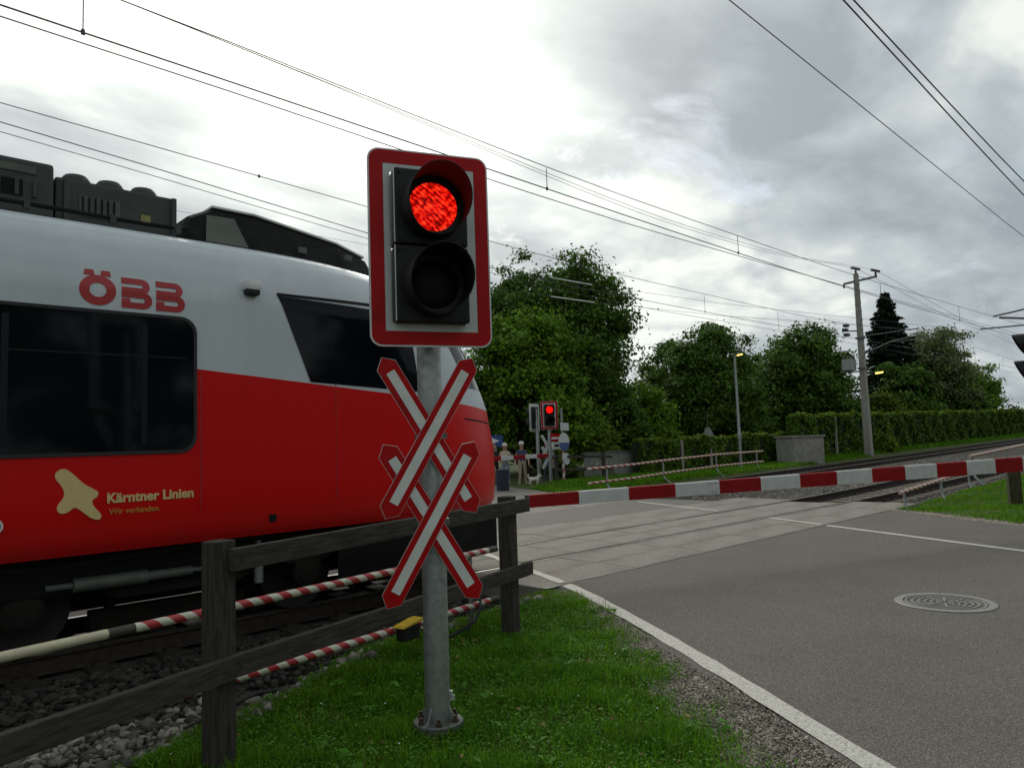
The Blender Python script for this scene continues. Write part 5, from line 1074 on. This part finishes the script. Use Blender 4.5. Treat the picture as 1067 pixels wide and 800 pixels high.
def dog(loc, rz):
    t = thing('dog', 'small fluffy white dog at the feet of the man in cap', 'dog', loc, rz); t.scale = (.8, .8, .8); V = []; E = []; RR = []
    def add(p, r, q=None):
        V.append(p); RR.append(r)
        if q is not None: E.append((q, len(V) - 1))
        return len(V) - 1
    a = add((0, 0, .30), .10); b = add((.20, 0, .31), .115, a); c = add((-.17, 0, .31), .10, a); n = add((.30, 0, .40), .075, b); h = add((.36, 0, .48), .078, n); mz = add((.45, 0, .455), .042, h); add((.50, 0, .45), .028, mz)
    for sy in (-1, 1):
        add((.34, sy * .07, .56), .022, h)
        k = add((.21, sy * .075, .20), .042, b); k = add((.20, sy * .075, .10), .03, k); k = add((.21, sy * .075, .03), .03, k); add((.25, sy * .075, .022), .025, k)
        k = add((-.15, sy * .08, .22), .055, c); k = add((-.20, sy * .08, .13), .032, k); k = add((-.18, sy * .08, .03), .03, k); add((-.14, sy * .08, .022), .025, k)
    k = add((-.27, 0, .40), .035, c); k = add((-.29, 0, .50), .045, k); add((-.24, 0, .56), .035, k)
    me = skinned('body', V, E, RR); me.materials.append(MT['dog_fur'])
    for p in me.polygons: p.use_smooth = True
    link('body', me, t); MB().lathe([(0, -.012), (.018, 0), (0, .012)], 8, (.525, 0, .455)).build('nose', MT['rubber'], t)
    for sy in (-1, 1): MB().lathe([(0, -.012), (.014, 0), (0, .012)], 8, (.425, sy * .04, .50)).build('eye', MT['rubber'], t)
dog((22.0, 22.25, .0), R(-25))

# ================================================================= STONES, GRAVEL, GRASS
ICO = None
def ico():
    bm = bmesh.new(); bmesh.ops.create_icosphere(bm, subdivisions=1, radius=1.0); v = np.array([q.co[:] for q in bm.verts]); f = np.array([[q.index for q in p.verts] for p in bm.faces]); bm.free(); return v, f
IV, IF = ico()
def stones(name, c, size, mat, label, cat, flat=.7):
    """angular stones: jittered low polyhedra, one joined mesh"""
    k = len(c); ax = RNG.uniform(.55, 1.25, (k, 1, 3)); ax[:, :, 2] *= flat
    v = IV[None] * (1 + RNG.uniform(-.38, .28, (k, len(IV), 1))) * ax * size[:, None, None]
    a = RNG.uniform(0, 2 * PI, k); b = RNG.normal(0, .5, k); ca, sa, cb, sb = np.cos(a), np.sin(a), np.cos(b), np.sin(b); z = np.zeros(k); o = np.ones(k)
    Rm = np.stack([np.stack([ca, -sa * cb, sa * sb], -1), np.stack([sa, ca * cb, -ca * sb], -1), np.stack([z, sb, cb], -1)], 1)
    v = np.einsum('kij,knj->kni', Rm, v) + c[:, None, :]; f = IF[None] + (np.arange(k) * len(IV))[:, None, None]
    ob = indexed(name, v.reshape(-1, 3), f.reshape(-1, 3), mat); return tag(ob, label, cat, kind='stuff')
def bal_z(s, n):
    e0 = edge(s) - .15; e1 = 17.1 + off(s); d = np.minimum(n - e0, e1 - n)
    return rise(s) - .215 - .12 * (1 - sstep(.1, .9, d)) - .07 * sstep(1.9, 2.6, np.minimum(np.abs(n - TA - off(s)), np.abs(n - TB - off(s))))
def scatter(s0, s1, n0, n1, k): return RNG.uniform(s0, s1, k), RNG.uniform(n0, n1, k)
s, n = scatter(-2.5, 6.2, 3.2, 7.5, 20000); kp = (n > edge(s) - .25 + .12 * np.sin(s * 5)) & (n < 7.5); s, n = s[kp], n[kp]
zz_ = np.maximum(bal_z(s, n), ground_z(s, n)) + RNG.uniform(-.01, .035, len(s)); railside = n > 6.15 + .25 * np.sin(s * 1.7) + RNG.normal(0, .12, len(s)); so_, no_, zo_ = s[railside], n[railside], zz_[railside]; s, n, zz_ = s[~railside], n[~railside], zz_[~railside]
stones('dark_ballast_stones', np.stack([so_, no_, zo_], -1), RNG.uniform(.018, .055, len(so_)), MT['dark_stone'], 'darker ballast stones under the train edge', 'ballast')
stones('ballast_stones', np.stack([s, n, zz_], -1), RNG.uniform(.016, .050, len(s)) * RNG.uniform(.8, 1.5, len(s)), MT['stone'], 'loose grey ballast stones beside the train on the left', 'ballast')
s, n = scatter(17.5, 48, 6.3, 14.2, 20000); kp = (n > edge(s) - .2); s, n = s[kp], n[kp]
stones('ballast_stones', np.stack([s, n, bal_z(s, n) + RNG.uniform(-.035, .0, len(s))], -1), RNG.uniform(.028, .055, len(s)), MT['stone'], 'grey ballast stones between the rails on the right', 'ballast')
# gravel shoulder between the grass and the white line
GN = [-3, 1.2, 2.08, 2.91, 4.32, 5.72, 6.2]; GS = [-.1, 3.05, 3.66, 4.15, 5.28, 6.04, 6.35]
def gedge(n): return np.interp(n, GN, GS)
n = RNG.uniform(.6, 6.25, 38000); u = RNG.random(38000); ll = np.interp(n, LN, LS) - .05; ge = gedge(n) + .05 * np.sin(n * 9) + .04 * np.sin(n * 23); s = ge - .12 + (ll - ge + .12) * u
stones('gravel', np.stack([s, n, ground_z(s, n) * (1 - np.clip((s - ge) / (ll - ge + .01), 0, 1)) - .016 * np.clip((s - ge) / (ll - ge + .01), 0, 1) + .006 + RNG.uniform(-.004, .006, len(s))], -1), RNG.uniform(.003, .010, len(s)) * (1 + (RNG.random(len(s)) < .03) * .9), MT['gravel'], 'fine beige gravel shoulder along the white edge line', 'gravel', .8)
n = RNG.uniform(3, 6.8, 5000); s = np.interp(n, EN, ES) + np.abs(RNG.normal(0, .22, 5000)) - .06
stones('gravel', np.stack([s, n, np.full(5000, -.012)], -1), RNG.uniform(.010, .026, 5000), MT['gravel'], 'fine gravel strip at the right hand road edge', 'gravel', .8)
# bed under the gravel
gb = MB(); v = []; f = []; nn_ = np.arange(-6, 6.3, .15)
for q in nn_:
    row = [float(gedge(q)) - .05, float(gedge(q)) + .12, Lf(q) + .05]; v += [(x, q, (float(ground_z(x, q)) + .006 if k < 2 else -.018)) for k, x in enumerate(row)]
for a in range(len(nn_) - 1):
    for c in range(2): f.append((a * 3 + c, a * 3 + c + 1, a * 3 + c + 4, a * 3 + c + 3))
gb.add(v, f); tag(gb.build('gravel_shoulder', MT['gravel_bed'], None), kind='structure')

def grass(name, s, n, hgt, wid, label, mat=None, lean=.45):
    k = len(s); z = ground_z(s, n) - .01; a = RNG.uniform(0, 2 * PI, k); ln = np.abs(RNG.normal(lean, .3, k)); h = hgt * RNG.uniform(.5, 1.4, k); w = wid * RNG.uniform(.6, 1.4, k)
    d = np.stack([np.cos(a), np.sin(a), np.zeros(k)], -1); p = np.stack([-np.sin(a), np.cos(a), np.zeros(k)], -1); b = np.stack([s, n, z], -1); up = np.array([[0, 0, 1.0]])
    m_ = b + up * (h * .6)[:, None] + d * (h * ln * .35)[:, None]; tp = b + up * (h * (1 - .25 * ln))[:, None] + d * (h * ln)[:, None]
    v = np.stack([b - p * w[:, None] / 2, b + p * w[:, None] / 2, m_ + p * w[:, None] * .4, m_ - p * w[:, None] * .4, tp], 1)
    f = np.array([[0, 1, 2], [0, 2, 3], [3, 2, 4]])[None] + (np.arange(k) * 5)[:, None, None]
    return tag(indexed(name, v.reshape(-1, 3), f.reshape(-1, 3), mat or MT['grass']), label, 'grass', kind='stuff')
# near verge: around the signal, between ballast and gravel
def verge(k, s0, s1, n0, n1):
    s, n = scatter(s0, s1, n0, n1, k); e = edge(s) + .05 + .10 * np.sin(s * 4.3) + .06 * np.sin(s * 11); g = gedge(n) - .02 + .06 * np.sin(n * 8) + .05 * np.sin(n * 19)
    pat = .10 * np.sin(n * 3.7 + 1) + .08 * np.sin(n * 6.1 + s); frac = np.clip((g + .22 + pat - s) / .34, 0, 1); kp = (n < e) & (s < g + .30) & (RNG.random(k) < .12 + .88 * frac); return s[kp], n[kp]
s, n = verge(330000, -.6, 6.4, .9, 6.3); tuft = .9 + .35 * np.sin(s * 3.1 + n * 2.2) * np.sin(n * 4.0 - s * 1.7) + .2 * np.sin(s * 9 + n * 7)
grass('grass', s, n, .072 * np.clip(tuft, .4, 1.6), .0055, 'lush green grass verge around the signal pole and fence')
s, n = verge(9000, -.6, 6.4, .9, 6.3); grass('long_grass', s, n, np.full(len(s), .125), .005, 'longer grass stalks scattered through the near verge', lean=.7)
s, n = verge(60000, -.6, 6.3, .9, 6.2); k = len(s); c = np.stack([s, n, ground_z(s, n) + RNG.uniform(.02, .055, k)], -1)
tag(soup('clover', leaves(c, np.tile([[0, 0, 1.0]], (k, 1)), np.full(k, .017), .35, 1.1), 4, MT['clover']), 'small clover leaves among the near grass', 'clover', kind='stuff')
s, n = verge(150, -.3, 6.0, 1.6, 5.8); k = len(s); c = np.stack([s, n, ground_z(s, n) + RNG.uniform(.05, .085, k)], -1)
tag(soup('daisies', leaves(c, np.tile([[0, 0, 1.0]], (k, 1)), np.full(k, .012), .3, 1.0), 4, MT['daisy']), 'tiny white flowers dotted in the near grass', 'flowers', kind='stuff')
s, n = verge(260, .5, 6.2, 1.4, 5.9); k = len(s); c = np.stack([s, n, ground_z(s, n) + RNG.uniform(.02, .06, k)], -1)
tag(soup('fallen_leaves', leaves(c, np.tile([[0, 0, 1.0]], (k, 1)), np.full(k, .026), .5, 1.5), 4, MT['dead_leaf']), 'brown fallen leaves and dry blades in the near grass', 'leaves', kind='stuff')
i_ = pmat('straw', (.26, .22, .09), (.17, .14, .06), 4, rough=.8, island=.4, trans=.3, spec=.1)
s, n = verge(16000, -.4, 6.5, 1.0, 6.2); kp = (RNG.random(len(s)) < .25) | (gedge(n) - s < .45); s, n = s[kp], n[kp]; grass('dry_grass', s, n, np.full(len(s), .06), .005, 'dry straw coloured blades mostly along the gravel edge', i_, .9)
cs, cn = verge(170, .2, 6.2, 1.2, 6.0); k = 9; idx = np.repeat(np.arange(len(cs)), k); a = RNG.uniform(0, 2 * PI, len(idx)); rr = RNG.uniform(.01, .05, len(idx)); c = np.stack([cs[idx] + rr * np.cos(a), cn[idx] + rr * np.sin(a), ground_z(cs[idx], cn[idx]) + RNG.uniform(.03, .07, len(idx))], -1)
tag(soup('broadleaf_weeds', leaves(c, np.tile([[0, 0, 1.0]], (len(idx), 1)), np.full(len(idx), .030), .4, 2.0), 4, MT['clover']), 'broad leaved weed rosettes among the near grass', 'weeds', kind='stuff')
# verge at right behind the barrier
s, n = scatter(13, 34, -3, 7.6, 150000); kp = (s > np.interp(n, EN, ES) + .25 + .15 * np.sin(n * 5)) & (n < edge(s) + .1 * np.sin(s * 3)); s, n = s[kp], n[kp]
grass('grass', s, n, .075 * (1 + .4 * np.sin(s * 1.9 + n * 2.1)), .011, 'bright grass verge at right behind the barrier boom')
# far verge by the signal and wall, and behind the second track
s, n = scatter(18, 46, 17.3, 24, 60000); kp = (s > np.interp(n, EN, ES) + .25) & (n > 17.4 + off(s)) & (n < 22.2 - .12 * np.clip(s - 26, 0, 30)) & ~((n > 20.8) & (s < 22.9)); s, n = s[kp], n[kp]
grass('grass', s, n, np.full(len(s), .14), .022, 'grass patch across the tracks below the far signal')
s, n = scatter(38, 95, 18.3, 19.3, 9000); grass('weeds', s, n, .30 * (.5 + RNG.random(len(s)) * .6), .04, 'taller weeds along the foot of the ivy walls')
